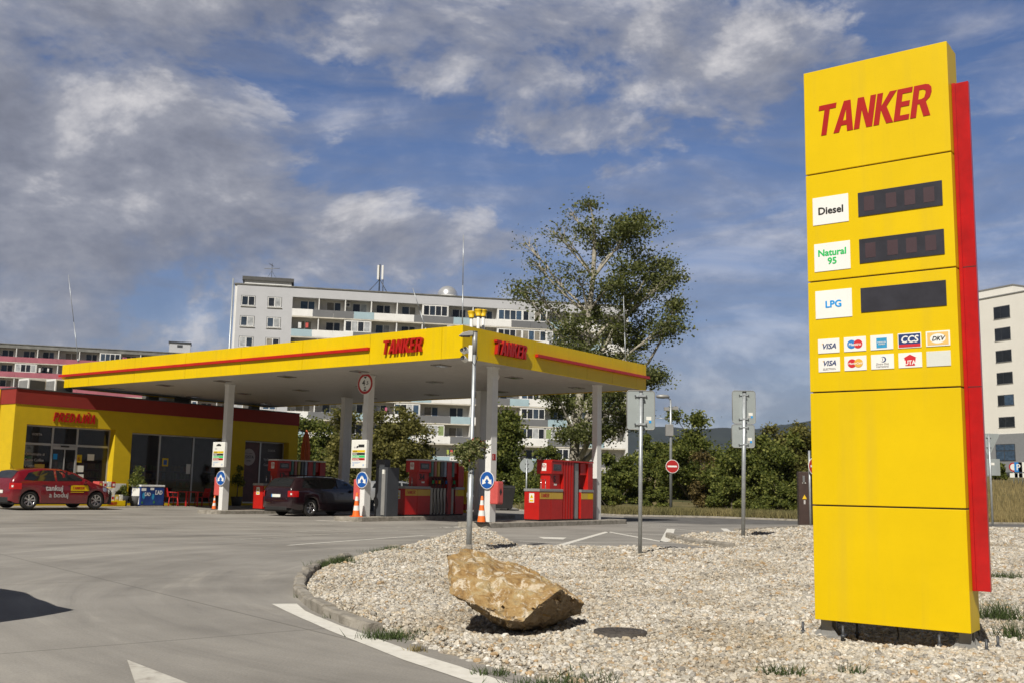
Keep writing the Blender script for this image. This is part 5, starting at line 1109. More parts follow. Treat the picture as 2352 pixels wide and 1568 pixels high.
def noentry(t_, x, z, r_, rot=0, y=-.06):
    X = Matrix.Translation((x, y, z))@Matrix.Rotation(rot, 4, 'Z')@FR((0, 0, 0), (1, 0, 0)).to_3x3().to_4x4()
    mb = MB(); put(mb, disc(r_, 30, ext=.008), X, WHTS); o = mb.build('sign_disc', None, t_)
    mb = MB(); put(mb, disc(r_*.93, 30, ext=.001, z=.0095), X, SRED); put(mb, slab(-r_*.7, r_*.7, -r_*.12, r_*.12, .011, .0125), X, WHTS); mb.build('sign_face', None, o)
p = at(1541, 1170, .25); t_ = thing('street_lamp', 'street lamp on the verge carrying a no entry sign before the bushes', 'street lamp', (p.x, p.y, .1)); Hh = atY(1539, 918, p.y).z-.1
mb = MB(); mb.tube([(0, 0, 0), (0, 0, Hh*.72), (0, 0, Hh)], [.085, .07, .045], 10, GALV); mb.build('pole', None, t_)
mb = MB(); mb.tube([(0, 0, Hh), (-.1, 0, Hh+.10), (-.25, 0, Hh+.16)], .04, 8, GALV); mb.lathe([(0, -.1), (.14, -.08), (.2, 0), (.16, .09), (0, .13)], 14, GRY, Matrix.Translation((-.42, 0, Hh+.17))@Matrix.Scale(1.9, 4, (1, 0, 0))); mb.build('lamp_head', None, t_)
mb = MB(); mb.box(-.35, -.1, -.1, .1, Hh-.55, Hh-.38, GRY); mb.box(.1, .38, -.1, .1, Hh-.50, Hh-.33, GRY); mb.box(-.12, .12, -.03, .03, Hh-.47, Hh-.42, GRY); mb.build('floodlight', None, t_)
mb = MB(); mb.tube([(-.8, 0, Hh-.95), (0, 0, Hh-.98)], .02, 6, GALV); mb.tube([(-.75, 0, Hh-.94), (0, 0, Hh-.5)], .008, 4, GALV); mb.build('side_arm', None, t_)
mb = MB(); zz = atY(1540, 987, p.y).z; mb.box(-.28, .12, -.14, .1, zz-.1-.3, zz-.1+.3, GRY); mb.build('junction_box', None, t_, bevel=.01)
noentry(t_, .06, atY(1543, 1070, p.y).z-.1, .345, 0, -.1)
# cabinet and no entry sign behind the totem
p = at(1845, 1210.5); BRN = mat('brown cabinet', (.055, .035, .030), .4, var=.15)
t_ = thing('utility_cabinet', 'dark brown utility cabinet with a warning triangle left of the price sign', 'cabinet', (p.x-.14, p.y, 0), -.15)
mb = MB(); mb.box(0, .75, 0, .5, 0, 2.0); mb.build('body', BRN, t_, bevel=.01)
mb = MB(); mb.box(.04, .36, -.012, 0, .1, 1.9); mb.build('door', BRN, t_); X = FR((0, -.012, 0), (1, 0, 0))
mb = MB(); put(mb, ([(.12, 1.02, .003), (.28, 1.02, .003), (.20, 1.18, .003)], [(0, 1, 2)]), X, CAPY); put(mb, slab(.17, .23, .84, .98, 0, .003), X, GRYT); mb.build('warning_label', None, t_)
mb = MB(); mb.box(.14, .22, -.06, -.012, 1.62, 1.85, CHR); mb.box(.13, .26, -.02, -.012, 1.58, 1.61, STK); mb.build('lock_cover', None, t_, bevel=.01)
p = at(1857.5, 1211); t_ = thing('no_entry_sign', 'no entry sign on a pole half hidden by the left edge of the price sign', 'traffic sign', (p.x, p.y-.25, 0), 0)
mb = MB(); mb.tube([(0, 0, 0), (0, 0, 2.75)], .04, 10, GALV); mb.build('pole', None, t_); noentry(t_, .17, atY(1864, 1070, p.y).z, .32, .55)
# give way back right of the totem
p = at(2280.5, 1213); t_ = thing('give_way_sign', 'grey back of a triangular road sign on a pole right of the red strip', 'road sign', (p.x, p.y, 0), 0); q1 = atY(2271, 996, p.y); H = q1.z; ln = q1.x-p.x
mb = MB(); mb.tube([(0, 0, 0), (ln, 0, H)], .04, 10, GALV); mb.build('pole', None, t_)
mb = MB(); cz = H-.02; mb.prism([(ln-.46, cz), (ln-.42, cz+.05), (ln+.42, cz+.05), (ln+.46, cz), (ln+.05, cz-.80), (ln-.05, cz-.80)], .06, .075, SIGB); o = mb.build('sign_plate', None, t_, bevel=.01)
mb = MB(); mb.box(ln-.1, ln+.1, .02, .06, cz-.12, cz-.08, GALV); mb.box(ln-.1, ln+.1, .02, .06, cz-.5, cz-.46, GALV); mb.build('clamp', None, o)
mb = MB(); mb.box(ln-.1, ln+.42, .06, .07, cz-1.60, cz-.95, SIGB); mb.box(ln+.05, ln+.2, .055, .06, cz-1.2, cz-1.1, STK); mb.build('lower_plate', None, t_, bevel=.01)
# round sign back and lamp behind island C
p = at(1208, 1175); t_ = thing('round_road_sign', 'grey back of a round road sign left of dispenser 5', 'road sign', (p.x, p.y, 0), 0, 'road signs seen from behind'); z_ = atY(1208, 1068, p.y).z
mb = MB(); mb.tube([(0, 0, 0), (0, 0, z_+.32)], .038, 10, GALV); mb.build('pole', None, t_)
mb = MB(); put(mb, disc(.36, 30, ext=.01), FR((0, .06, z_), (1, 0, 0)), SIGB); o = mb.build('sign_disc', None, t_); mb = MB(); mb.box(-.1, .1, .0, .05, z_+.1, z_+.14, GALV); mb.box(-.1, .1, .0, .05, z_-.14, z_-.1, GALV); mb.build('clamp', None, o)

# ================================================================== APARTMENT BLOCKS
WALLG = mat('grey render', (.50, .51, .54), .85, var=.05, scale=.25); WALLW = mat('white facade', (.74, .74, .73), .8, var=.05, scale=.4); WALLR = mat('recess wall', (.68, .66, .63), .85, var=.1, scale=.5)
PW = mat('parapet white', (.80, .80, .79), .7, var=.05, scale=.6); PG = mat('parapet grey', (.16, .165, .175), .7, var=.06, scale=.6); PB = mat('parapet blue', (.36, .49, .55), .7, var=.05, scale=.6)
PP = mat('parapet pink', (.40, .125, .165), .8, var=.14, scale=.5); CONR = mat('weathered concrete', (.20, .20, .19), .9, var=.25, scale=.8); SLB = mat('slab edge', (.60, .57, .50), .85, var=.15, scale=.6)
CURT = [GLS, GLA, mat('curtain white', (.42, .44, .46), .4, var=.3, scale=1.2), mat('curtain beige', (.26, .24, .20), .4, var=.3, scale=1.2), mat('dark room', (.03, .035, .045), .15, var=.3), mat('blue glass', (.06, .10, .16), .1, var=.3)]
GREENC = mat('green blind', (.25, .32, .14), .6, var=.1); WFR = mat('window frame white', (.78, .78, .77), .6, var=.03)
def block(label, px, W, ztop, floor_top, nfl, bays, bw, x0, parap, seed, roofh=0, endw=None, fh=2.8, depth=11, wallm=WALLG, side=WALLW, bandm=None, glazed=.35, winrange=None, winmax=96, grp=None):
    A, B_ = px; r_ = (B_-A); r_.z = 0; ang = math.atan2(r_.y, r_.x); Wd = r_.length
    t_ = thing('apartment_building', label, 'building', (A.x, A.y, 0), ang, grp); rn = random.Random(seed)
    mb = MB(); mb.box(0, x0, 0, depth, 0, ztop, wallm) if x0 > 0 else None
    mb.box(x0, Wd, 1.3, depth, 0, ztop-.01, WALLR); mb.box(x0, Wd, 0, 1.3, floor_top+2.62, ztop, bandm or wallm); mb.box(Wd, Wd+.35, -.05, depth, 0, ztop, side)
    mb.box(-.3, 0, .1, depth, 0, ztop, side)
    mb.build('wall', None, t_)
    mb = MB(); mb.box(-.4, Wd+.4, -.12, depth+.1, ztop, ztop+.14, CONR); mb.build('roof', None, t_)
    nw = 0
    for f in range(nfl):
        z = floor_top-fh*f
        mb = MB(); mb.box(x0, Wd, -.05, 1.3, z-.16, z, SLB); mb.build('balcony_slab', None, t_)
        # parapet panels in colour runs
        x = x0; k = 0
        while x < Wd-.1:
            m_, w_ = parap(f, k, rn); x1 = min(x+w_, Wd); mb = MB(); mb.box(x+.01, x1-.01, -.06, .02, z+.02, z+1.0, m_); mb.build('balcony_parapet', None, t_); x = x1; k += 1
        for b_ in range(bays):
            xa = x0+b_*bw; xb = min(xa+bw, Wd)
            if b_: mb_ = MB(); mb_.box(xa-.07, xa+.07, 0.03, 1.29, z, z+2.62, WALLW); mb_.build('balcony_divider', None, t_) if (f < 4 or b_ % 2) else None
            vis = winrange is None or winrange(f, b_)
            gl = rn.random() < glazed; r1, r2, r3 = rn.random(), rn.choice(CURT), rn.choice(CURT)
            if not vis or nw >= winmax: continue
            nw += 1
            if gl:
                mb = MB(); n_ = 4; w_ = (xb-xa-.2)/n_; fm = WFR
                mb.box(xa+.1, xb-.1, -.02, .04, z+2.42, z+2.56, fm); mb.box(xa+.1, xb-.1, -.02, .04, z+1.0, z+1.1, fm)
                for j in range(n_+1): mb.box(xa+.1+j*w_-.05, xa+.1+j*w_+.05, -.021, .041, z+1.101, z+2.419, fm)
                o = mb.build('loggia_glazing', None, t_); mb = MB()
                for j in range(n_):
                    cm = rn.choice(CURT) if r1 > .2 else (GREENC if j in (0, 3) else CURT[2])
                    mb.box(xa+.1+j*w_+.05, xa+.1+(j+1)*w_-.05, .005, .015, z+1.1, z+2.42, cm)
                mb.build('pane', None, o)
            else:
                c = xa+(.75 if r1 < .5 else 1.05); mb = MB(); mb.box(c, c+1.95, 1.24, 1.30, z+.02, z+2.35, WFR) if False else None
                mb.box(c, c+2.0, 1.25, 1.299, z+.75, z+2.35, WFR); mb.box(c+1.1, c+2.0, 1.25, 1.299, z+.02, z+.75, WFR); o = mb.build('window', None, t_)
                mb = MB(); mb.box(c+.07, c+1.02, 1.235, 1.25, z+.85, z+2.28, r2); mb.box(c+1.16, c+1.93, 1.235, 1.25, z+.1, z+2.28, r3); mb.build('pane', None, o)
                if r1 > .8: mb = MB(); mb.box(xa+.15, xa+.75, .75, 1.2, z+1.75, z+2.35, WFR); mb.lathe([(.2, 0), (.15, .01), (0, .01)], 12, DGR, Matrix.Translation((xa+.4, .745, z+2.05))@Matrix.Rotation(math.pi/2, 4, 'X')); mb.build('air_unit', None, t_)
                if .3 < r1 < .45:
                    mb = MB()
                    for q in range(5):
                        if rn.random() < .7: mb.box(xa+.4+q*.5, xa+.4+q*.5+rn.uniform(.2, .42), .1, .13, z+rn.uniform(1.15, 1.5), z+1.95, rn.choice([mat('laundry pink', (.5, .12, .22), .8), mat('laundry lime', (.42, .5, .10), .8), mat('laundry white', (.7, .7, .7), .8), DGR, REDF]))
                    if mb.v: mb.build('laundry', None, t_)
    return t_, Wd
A = atY(546, 643, 138); B_ = atY(1438, 704, 149.5); ZTOP = 27.9
SEQ = [PG, PG, PB, PW, PW]
def par_main(f, k, rn):
    off = (4, 2, 0, 3, 1)[f % 5]; return SEQ[(off+k) % 5], 2.8
main, MW = block('large white and grey panel apartment block with blue and grey balconies behind the canopy', (A, B_), 0, ZTOP, 23.95, 9, 13, 3.6, 7.45, par_main, 5, glazed=.33, bandm=WALLG,
   winrange=lambda f, b: (f <= 2) or (f == 3 and b > 9) or (f >= 4 and b >= 0 and not (f > 6 and b < 5)), winmax=98)
mwt = main
for f in range(9):
    for xw in (1.55, 5.05):
        if f in (3, 4) and True: pass
        z = 24.0-2.8*f+.95; mb = MB(); mb.box(xw-.95, xw+.95, -.03, .0, z, z+1.45, DGR); o = mb.build('window', None, main)
        rn = random.Random(f*3+int(xw)); mb = MB(); mb.box(xw-.88, xw+.88, -.05, -.03, z+.07, z+1.38, WFR); mb.build('frame', None, o)
        mb = MB(); mb.box(xw-.8, xw-.05, -.056, -.05, z+.14, z+1.31, rn.choice(CURT)); mb.box(xw+.05, xw+.8, -.056, -.05, z+.14, z+1.31, rn.choice(CURT)); mb.box(xw-1.0, xw+1.0, -.16, -.001, z-.07, z, WFR); mb.build('pane', None, o)
mb = MB(); mb.box(.9, 7.2, .6, 6, ZTOP+.14, ZTOP+.75, WALLW); mb.box(.6, 7.5, .3, 6.1, ZTOP+.75, ZTOP+1.25, mat('dark roof slab', (.09, .09, .09), .8)); mb.build('roof_house', None, main)
mb = MB(); mb.tube([(-.6, .3, 0), (-.6, .3, ZTOP+.8)], .12, 8, GALV); mb.build('downpipe', None, main)
mb = MB(); V = [(x_*MW, -.05, 0) for x_ in (0, 1)]; 
def roofpt(px, py, dy=2.5):
    """point above the main roof seen at that place"""
    t_ = main; r_ = ray(px, py); a = Vector((A.x, A.y, 0)); d = (B_-A); d.z = 0; d.normalize(); n_ = Vector((-d.y, d.x, 0)); a = a+n_*dy
    k = a.dot(n_)/(r_.dot(n_)); P = r_*k; return Vector((P.x, P.y, P.z+CH))
p = roofpt(1028, 672, 4); mb = MB(); rd = 1.5
mb.lathe([(rd*math.cos(a_), rd*math.sin(a_)) for a_ in [i*math.pi/2/10 for i in range(11)]], 28, mat('silver dome', (.62, .63, .65), .3, metal=.55, var=.06, scale=2)); mb.lathe([(rd, 0), (rd, -.9)], 28, WALLW)
o = mb.build('roof_dome', loc=(p.x, p.y, ZTOP+.75)); tag(o, 'silver dome on the roof of the white apartment block', 'dome')
p = roofpt(871, 660, 3); t_ = thing('antenna_mast', 'phone antenna mast with tall white panels on the apartment roof', 'antenna', (p.x, p.y, ZTOP+.1)); hm = roofpt(871, 609, 3).z-ZTOP
mb = MB(); mb.tube([(0, 0, 0), (0, 0, hm)], .09, 8, DGR); mb.tube([(.55, 0, 0), (.5, 0, hm*.55)], .06, 6, DGR); mb.tube([(-2.0, 0, 0), (0, 0, hm*.5)], .05, 6, DGR); mb.tube([(1.4, 0, 0), (0.1, 0, hm*.5)], .05, 6, DGR); mb.build('mast', None, t_)
for x_, z_ in ((-.2, hm*.5), (.42, hm*.5)): mb = MB(); mb.box(x_-.14, x_+.14, -.25, -.05, z_, z_+hm*.46, WHT); mb.build('panel', None, t_, bevel=.03)
p = roofpt(624, 632, 3); t_ = thing('tv_aerial', 'thin television aerial on the left end of the apartment roof', 'aerial', (p.x, p.y, ZTOP+1.2)); hm = roofpt(624, 606, 3).z-ZTOP-1.2
mb = MB(); mb.tube([(0, 0, 0), (0, 0, hm)], .035, 6, DGR); mb.tube([(-.9, 0, 0), (0, 0, hm*.6)], .02, 5, DGR); mb.tube([(.9, 0, 0), (0, 0, hm*.6)], .02, 5, DGR); mb.build('mast', None, t_)
mb = MB(); mb.tube([(-1.1, 0, hm*.7), (1.1, 0, hm*.75)], .035, 6, GRY)
for j in range(-4, 5): mb.tube([(j*.24, -.3, hm*.72), (j*.24, .3, hm*.72)], .02, 4, GRY)
mb.tube([(-.4, 0, hm), (.2, 0, hm*.85)], .05, 5, DGR); mb.build('cross_arm', None, t_)
A2 = atY(-60, 785, 189); B2 = atY(560, 815, 203)
def par_pink(f, k, rn): return PP, 3.65
pink, PWd = block('long pink and grey apartment block far behind the shop', (A2, B2), 0, 25.9, 22.6, 7, 15, 3.65, -.0, par_pink, 11, glazed=.3, bandm=CONR, wallm=CONR, side=CONR, depth=11, winrange=lambda f, b: f < 5, winmax=75)
mb = MB(); q1 = atY(387, 808, 199); mb.box(0, 4.0, 0, 4, 0, 2.2, WALLG); mb.box(-.15, 4.15, -.15, 4.1, 2.2, 2.5, DGR); mb.box(1.5, 2.5, -.05, 0, 1.4, 1.9, DGR); o = mb.build('roof_house', None, pink); o.location = ((Vector((q1.x, q1.y, 0))-Vector((A2.x, A2.y, 0))).length, 2, 25.9)
# white building at the right
C1 = atY(2190, 690, 147); C2 = atY(2500, 645, 128); WB_ = mat('cream white render', (.80, .78, .72), .8, var=.03, scale=.3); GB_ = mat('grey base', (.24, .25, .265), .8, var=.05)
r_ = C2-C1; r_.z = 0; ang = math.atan2(r_.y, r_.x); wbt = thing('office_building', 'tall cream building with one column of dark windows right of the price sign', 'building', (C1.x, C1.y, 0), ang)
Lw = r_.length; zt = 28.7
mb = MB(); mb.box(-8, Lw+14, 0, 16, 9.8, zt, WB_); mb.build('wall', None, wbt); mb = MB(); mb.box(-8.1, Lw+14.1, -.12, 16.1, 0, 9.8, GB_); mb.build('base_storey', None, wbt)
mb = MB(); mb.box(-8.1, Lw+14, -.1, 16, zt, zt+.15, GRY); mb.build('roof_edge', None, wbt); mb = MB(); mb.box(-6, 7.6, 3, 14, zt+.15, zt+1.9, WB_); mb.box(-6.1, 7.7, 2.9, 14.1, zt+1.9, zt+2.05, GRY); mb.build('roof_house', None, wbt)
nn = Vector((-math.sin(ang), math.cos(ang), 0))
def onw(px, py):
    a = Vector((C1.x, C1.y, 0)); r = ray(px, py); k = a.dot(nn)/r.dot(nn); P = r*k; return (P-a).dot(Vector((math.cos(ang), math.sin(ang), 0))), P.z+CH
cw = crop(2400, 680, 2.375)
for (x0_, y0_, x1_, y1_) in [(198,212,298,268), (205,338,302,398), (211,468,308,526), (217,598,315,656), (223,730,322,786), (229,860,327,916)]:
    a0, z1_ = onw(*cw(x0_, y0_)); a1, z0_ = onw(*cw(x1_, y1_))
    mb = MB(); mb.box(a0, a1, -.02, 0, z0_, z1_, DGR); o = mb.build('window', None, wbt); mid = a0+(a1-a0)*.42
    mb = MB(); mb.box(a0+.08, mid-.03, -.035, -.02, z0_+.08, z1_-.08, GLS); mb.box(mid+.03, a1-.08, -.035, -.02, z0_+.08, z1_-.08, MATS['blue glass'] if y0_ == 730 else GLS); mb.build('pane', None, o)
    mb = MB(); mb.box(a0-.05, a1+.05, -.06, -.001, z0_-.07, z0_-.001, GRY); mb.build('sill', None, o)
a0, z1_ = onw(*cw(215, 1020)); a1, z0_ = onw(*cw(335, 1118))
for k in range(2):
    q = a0+k*(a1-a0+1.9); mb = MB(); mb.box(q, q+a1-a0, -.16, -.12, z0_, z1_, DGR); o = mb.build('window', None, wbt); m_ = q+(a1-a0)*.45; mb = MB(); zc = z0_+(z1_-z0_)*.6
    for xa, xb in ((q+.1, m_-.06), (m_+.06, q+a1-a0-.1)):
        for za, zb in ((z0_+.1, zc-.06), (zc+.06, z1_-.1)): mb.box(xa, xb, -.175, -.16, za, zb, MATS['blue glass'])
    mb.build('pane', None, o)
a0, z1_ = onw(*cw(290, 1186)); mb = MB(); mb.box(a0, a0+9, -.6, -.12, z1_-.4, z1_, DGR); mb.box(a0, a0+9, -.62, -.6, z1_+.25, z1_+.35, GRY); mb.build('garage_ledge', None, wbt)
for k, (m_, lab) in enumerate(((SRED, 'small red ringed round road sign before the cream building'), (LBL, 'small blue parking sign before the cream building'), (STK, 'small white square road sign before the cream building'))):
    px_c = cw((315, 343, 368)[k], 1155); p = atY(*px_c, 95); t_ = thing('small_road_sign', lab, 'road sign', (p.x, p.y, float(terr(p.x, p.y))), 0, 'small road signs before the cream building'); h_ = p.z-float(terr(p.x, p.y))
    mb = MB(); mb.tube([(0, 0, 0), (0, 0, h_+.3)], .04, 6, GALV); mb.build('pole', None, t_)
    X = FR((0, -.06, h_), (1, 0, 0)); mb = MB()
    if k == 0: put(mb, disc(.42, 20, ext=.01), X, SRED); put(mb, disc(.3, 20, ext=.002, z=.014), X, STK)
    else: put(mb, slab(-.36, .36, -.45, .45, 0, .02), X, m_)
    if k == 1: put(mb, text('P', .8, .002, .01, 0, 'CENTER'), X, STK, off=(0, -.28, .024))
    mb.build('sign_plate', None, t_)
    mb = MB(); put(mb, slab(-.36, .36, -.95, -.55, 0, .02), X, STK); mb.build('lower_plate', None, t_)

# ================================================================== HILL, FAR HOUSES
HILLM = mat('wooded hill', (.03, .05, .035), .95, scale=.02, coord='Object', stops=[(.35, (.012, .020, .022)), (.5, (.018, .028, .028)), (.68, (.028, .040, .034))], bump=1, bscale=.06)
rid = [(900, 1010), (1200, 1000), (1440, 983), (1504, 980), (1538.7, 978.5), (1628, 984.4), (1680, 983), (1738, 982), (1785, 976), (1832, 970), (1862, 965.6), (2000, 950), (2200, 958), (2400, 975), (2900, 1010)]
R_ = []
for a_, b_ in zip(rid[:-1], rid[1:]):
    n_ = max(1, int((b_[0]-a_[0])/9))
    for k in range(n_): R_.append((a_[0]+(b_[0]-a_[0])*k/n_, a_[1]+(b_[1]-a_[1])*k/n_))
co = []; rows = [(1500, 0), (1650, .18), (1800, .38), (1950, .6), (2080, .8), (2180, .93), (2250, 1), (2500, .8), (3200, 0)]
for i, (x, y) in enumerate(R_):
    top = atY(x, y, 2250)
    for Y, f in rows:
        nz_ = noise.noise(Vector((i*.13, Y*.004, 0)))*10*f+noise.noise(Vector((i*.9, Y*.02, 4)))*4*(f > .9)
        co.append((top.x*Y/2250, Y, (top.z)*f+(nz_ if f < 1 else nz_*.35)-(3 if f == 0 else 0)))
n_ = len(rows); co = np.array(co); i_ = np.arange(len(co)).reshape(-1, n_); q = np.stack([i_[:-1, :-1], i_[1:, :-1], i_[1:, 1:], i_[:-1, 1:]], -1).reshape(-1, 4)
tag(np_mesh('hill', co, q, HILLM), kind='structure')
for (px_, py_, w_, h_, lab) in [(1484, 1043, 12, 14, 'small white houses on the far hillside, taller one'), (1502, 1052, 10, 6, 'low pale house on the far hillside beside the taller one'), (1468, 1040, 7, 5, 'smallest pale house at the left on the far hillside')]:
    p = atY(px_, py_, 1480); t_ = thing('house', lab, 'house', (p.x, p.y, p.z-h_*.5), .3, 'houses on the far hillside'); s_ = w_
    mb = MB(); mb.box(-s_/2, s_/2, 0, 10, -8, h_, WALLW); mb.build('wall', None, t_)
    mb = MB(); mb.prism([(-s_*.55, h_), (s_*.55, h_), (0, h_+3.5)], -.5, 10.5, CONR); mb.build('roof', None, t_)
    mb = MB(); 
    for k in range(3): mb.box(-s_*.35+k*s_*.28, -s_*.35+k*s_*.28+s_*.14, -.05, 0, h_*.5, h_*.5+1.4, DGR)
    mb.build('window', None, t_)

# ================================================================== TREES AND BUSHES
BARK = mat('bark', (.13, .11, .085), .95, var=.4, scale=3, bump=1, bscale=8); BARKP = mat('pale bark', (.38, .35, .29), .95, var=.35, scale=2.5, bump=1, bscale=8)
LPOP = foliage('poplar leaves', [(.2, (.042, .056, .016)), (.45, (.098, .115, .035)), (.62, (.16, .175, .06)), (.85, (.28, .29, .13))], trans=.4)
LBUSH = foliage('bush leaves', [(.2, (.045, .062, .015)), (.45, (.105, .130, .028)), (.65, (.18, .20, .045)), (.85, (.32, .32, .09))], trans=.4)
LOLIVE = foliage('olive leaves', [(.2, (.046, .048, .014)), (.45, (.105, .103, .026)), (.65, (.17, .16, .042)), (.85, (.27, .24, .08))], trans=.35)
LDRY = foliage('dry bush leaves', [(.2, (.04, .035, .012)), (.5, (.12, .09, .03)), (.85, (.24, .18, .07))])
def branch(mb, a_, b_, r0, r1, g, sag=.12, n_=6):
    pts = []; L = (b_-a_).length; o_ = Vector((g.uniform(-1, 1), g.uniform(-1, 1), g.uniform(-.2, 1)))*L*sag
    for i in range(n_+1):
        f = i/n_; pts.append(a_.lerp(b_, f)+o_*math.sin(f*math.pi)+Vector((g.uniform(-1, 1), g.uniform(-1, 1), g.uniform(-1, 1)))*L*.02*(0 < i < n_))
    mb.tube(pts, [r0+(r1-r0)*i/n_ for i in range(n_+1)], 6, cap=False); return pts
def tree(name, label, base, stem, blobs, leafm, bark, seed, r0, leaf, per, cat='tree', grp=None, twigs=7, clr=.42, bare=None, stuffk=None):
    """stem: list of points; blobs: (centre, radius, density)"""
    g = random.Random(seed); ng2 = np.random.default_rng(seed); t_ = thing(name, label, cat, tuple(base), 0, grp); bs = Vector(base)
    mb = MB(); sp_ = [Vector(p)-bs for p in stem]; n_ = len(sp_); rs = [r0*(1-.72*i/(n_-1)) for i in range(n_)]; mb.tube(sp_, rs, 10, cap=False)
    cl = []; 
    for c, r_, dn in blobs:
        c = Vector(c)-bs; hd_ = lambda i: math.hypot(sp_[i].x-c.x, sp_[i].y-c.y); j = min(range(n_), key=lambda i: abs(sp_[i].z-(c.z-1.15*hd_(i)))+(0 if i else .5*r0))
        a_ = sp_[j]; pts = branch(mb, a_, c, rs[j]*.55, r0*.10, g)
        for k in range(twigs):
            d = Vector((g.gauss(0, 1), g.gauss(0, 1), g.gauss(.15, .8))).normalized(); e_ = c+Vector((d.x*r_, d.y*r_, d.z*r_*.85))*g.uniform(.55, 1.0); s_ = pts[-1].lerp(pts[-3], g.random())
            tw = branch(mb, s_, e_, r0*(.10 if dn < .3 else .06), r0*(.03 if dn < .3 else .018), g, .1, 4)
            if dn > 0:
                for q in (2, 3, 4, 4): cl.append((tw[q]+Vector((g.gauss(0, .2), g.gauss(0, .2), g.gauss(0, .2)))*r_*.5, dn, r_))
    mb.build('trunk', bark, t_)
    P_ = []; 
    for c, dn, r_ in cl:
        n2 = max(1, int(per*dn*g.uniform(.4, 1.5))); P_.append(np.array(c)+ng2.normal(0, 1, (n2, 3))*np.array([1, 1, .62])*clr*g.uniform(.5, 1.35))
    P_ = np.concatenate(P_); n2 = len(P_); a_ = ng2.normal(size=(n2, 3)); a_[:, 2] *= .7; a_ /= np.linalg.norm(a_, axis=1)[:, None]; b_ = np.cross(a_, ng2.normal(size=(n2, 3))); b_ /= np.linalg.norm(b_, axis=1)[:, None]
    s_ = leaf*ng2.uniform(.55, 1.4, n2)[:, None]; V = np.stack([P_-a_*s_*.5, P_+b_*s_*.36, P_+a_*s_*.5, P_-b_*s_*.36], 1).reshape(-1, 3)
    np_mesh('crown', V, np.arange(4*n2).reshape(-1, 4), leafm, False, t_); return t_
# tall poplar behind the canopy
TY = 78.0
def tp(x, y, d=0): return atY(x, y, TY+d)
stem = [Vector((tp(1318, 1100).x, TY, 0)), tp(1316, 1080), tp(1321, 1010), tp(1327, 950), tp(1336, 880), tp(1345, 800), tp(1352, 720), tp(1362, 640), tp(1366, 560), tp(1362, 500)]
bl = [(1450,555,75,1.3,0),(1500,610,60,1.2,1),(1430,640,70,1.3,-1),(1490,680,60,1.0,1),(1440,520,38,.7,-1),(1540,640,34,.6,0),(1352,520,34,.40,0),(1368,570,40,.5,1),(1330,640,50,.32,-1),(1370,700,60,1.1,1),(1300,560,48,.12,-1),(1285,640,50,.16,1),(1230,665,42,.28,-1),(1190,665,26,.30,0),(1260,705,40,.25,1),(1320,755,52,.55,-1),(1410,760,62,1.2,0),(1480,760,58,1.1,1),(1530,755,38,.8,-1),(1235,605,35,.10,0),(1210,560,30,.06,1),(1270,530,40,.10,0),(1330,820,48,.8,-1),(1400,830,52,1.1,1),(1460,840,45,.9,-1),(1505,865,22,.7,0),(1290,800,34,.4,0),(1360,900,48,1.0,1),(1410,930,52,1.2,-1),(1300,930,44,.8,0),(1270,900,28,.5,-1),(1440,960,36,.9,1),(1340,985,34,.8,-1),(1390,985,30,.7,0),(1300,1000,24,.5,0),(1290,760,30,.3,0),(1352,470,16,.25,0),(1310,490,20,.05,0),(1470,505,20,.4,0),(1555,700,16,.5,0)]
tree('tall_tree', 'tall half bare poplar rising behind the canopy in front of the apartment block', (stem[0].x, TY, 0), stem, [(tp(x, y, d*1.6), r_*TY/FPX, dn) for x, y, r_, dn, d in bl], LPOP, BARKP, 21, .42, .20, 52, clr=.50, twigs=10)
def bushy(name, label, cx_, ytop, wpx, Y, leafm, seed, leaf=.13, per=60, zg=None, grp=None, cat='bush', nb=None, ragged=1.0, low=0.0):
    g = random.Random(seed); top = atY(cx_, ytop, Y); zg = float(terr(top.x, Y)) if zg is None else zg; H = top.z-zg; Wm = wpx*Y/FPX; bs = (top.x, Y, zg)
    bl = []; n_ = nb or int(9+Wm*2.6)
    for k in range(n_):
        f = g.uniform(-1, 1); h_ = H*(1-.55*abs(f)**2.2*ragged)*g.uniform(.80, 1.0); z_ = g.uniform(.05+low, .9) if k > n_*.35 else g.uniform(.72, .95)
        r_ = H*g.uniform(.13, .22); bl.append(((bs[0]+f*Wm*.5*(1-.25*z_), Y+g.uniform(-.35, .35)*min(Wm, 4), zg+max(r_*.6, h_*z_-r_*.3)), r_, g.uniform(.6, 1.3)))
    for k in range(3): f = g.uniform(-.8, .8); bl.append(((bs[0]+f*Wm*.45, Y+g.uniform(-1, 1)*.5, zg+H*g.uniform(.86, 1.04)), H*g.uniform(.07, .12), g.uniform(.25, .5)))
    st = [Vector(bs), Vector((bs[0]+.05*H*g.uniform(-1, 1), Y, zg+H*.3)), Vector((bs[0]+.06*H*g.uniform(-1, 1), Y, zg+H*.65))]
    tree(name, label, bs, st, bl, leafm, BARK, seed, .035*H, leaf, per, cat, grp, twigs=7, clr=H*.055)
GB = 'bushes behind the forecourt'
bushy('tree', 'green tree close to the far corner of the shop', 725, 968, 120, 84, LBUSH, 31, .24, 50, grp=GB, cat='tree')
bushy('tree', 'brown tinged olive tree left of the middle front column', 812, 962, 125, 78, LOLIVE, 32, .22, 50, grp=GB, cat='tree')
bushy('tree', 'olive green tree right of the middle front column', 890, 950, 130, 76, LOLIVE, 33, .22, 50, grp=GB, cat='tree')
bushy('tree', 'thin tree with loose outer twigs above dispenser 34', 955, 985, 80, 74, LOLIVE, 34, .20, 32, grp=GB, cat='tree')
bushy('tree', 'dark green tree behind the flower basket', 1085, 1030, 100, 74, LBUSH, 35, .22, 50, grp=GB, cat='tree')
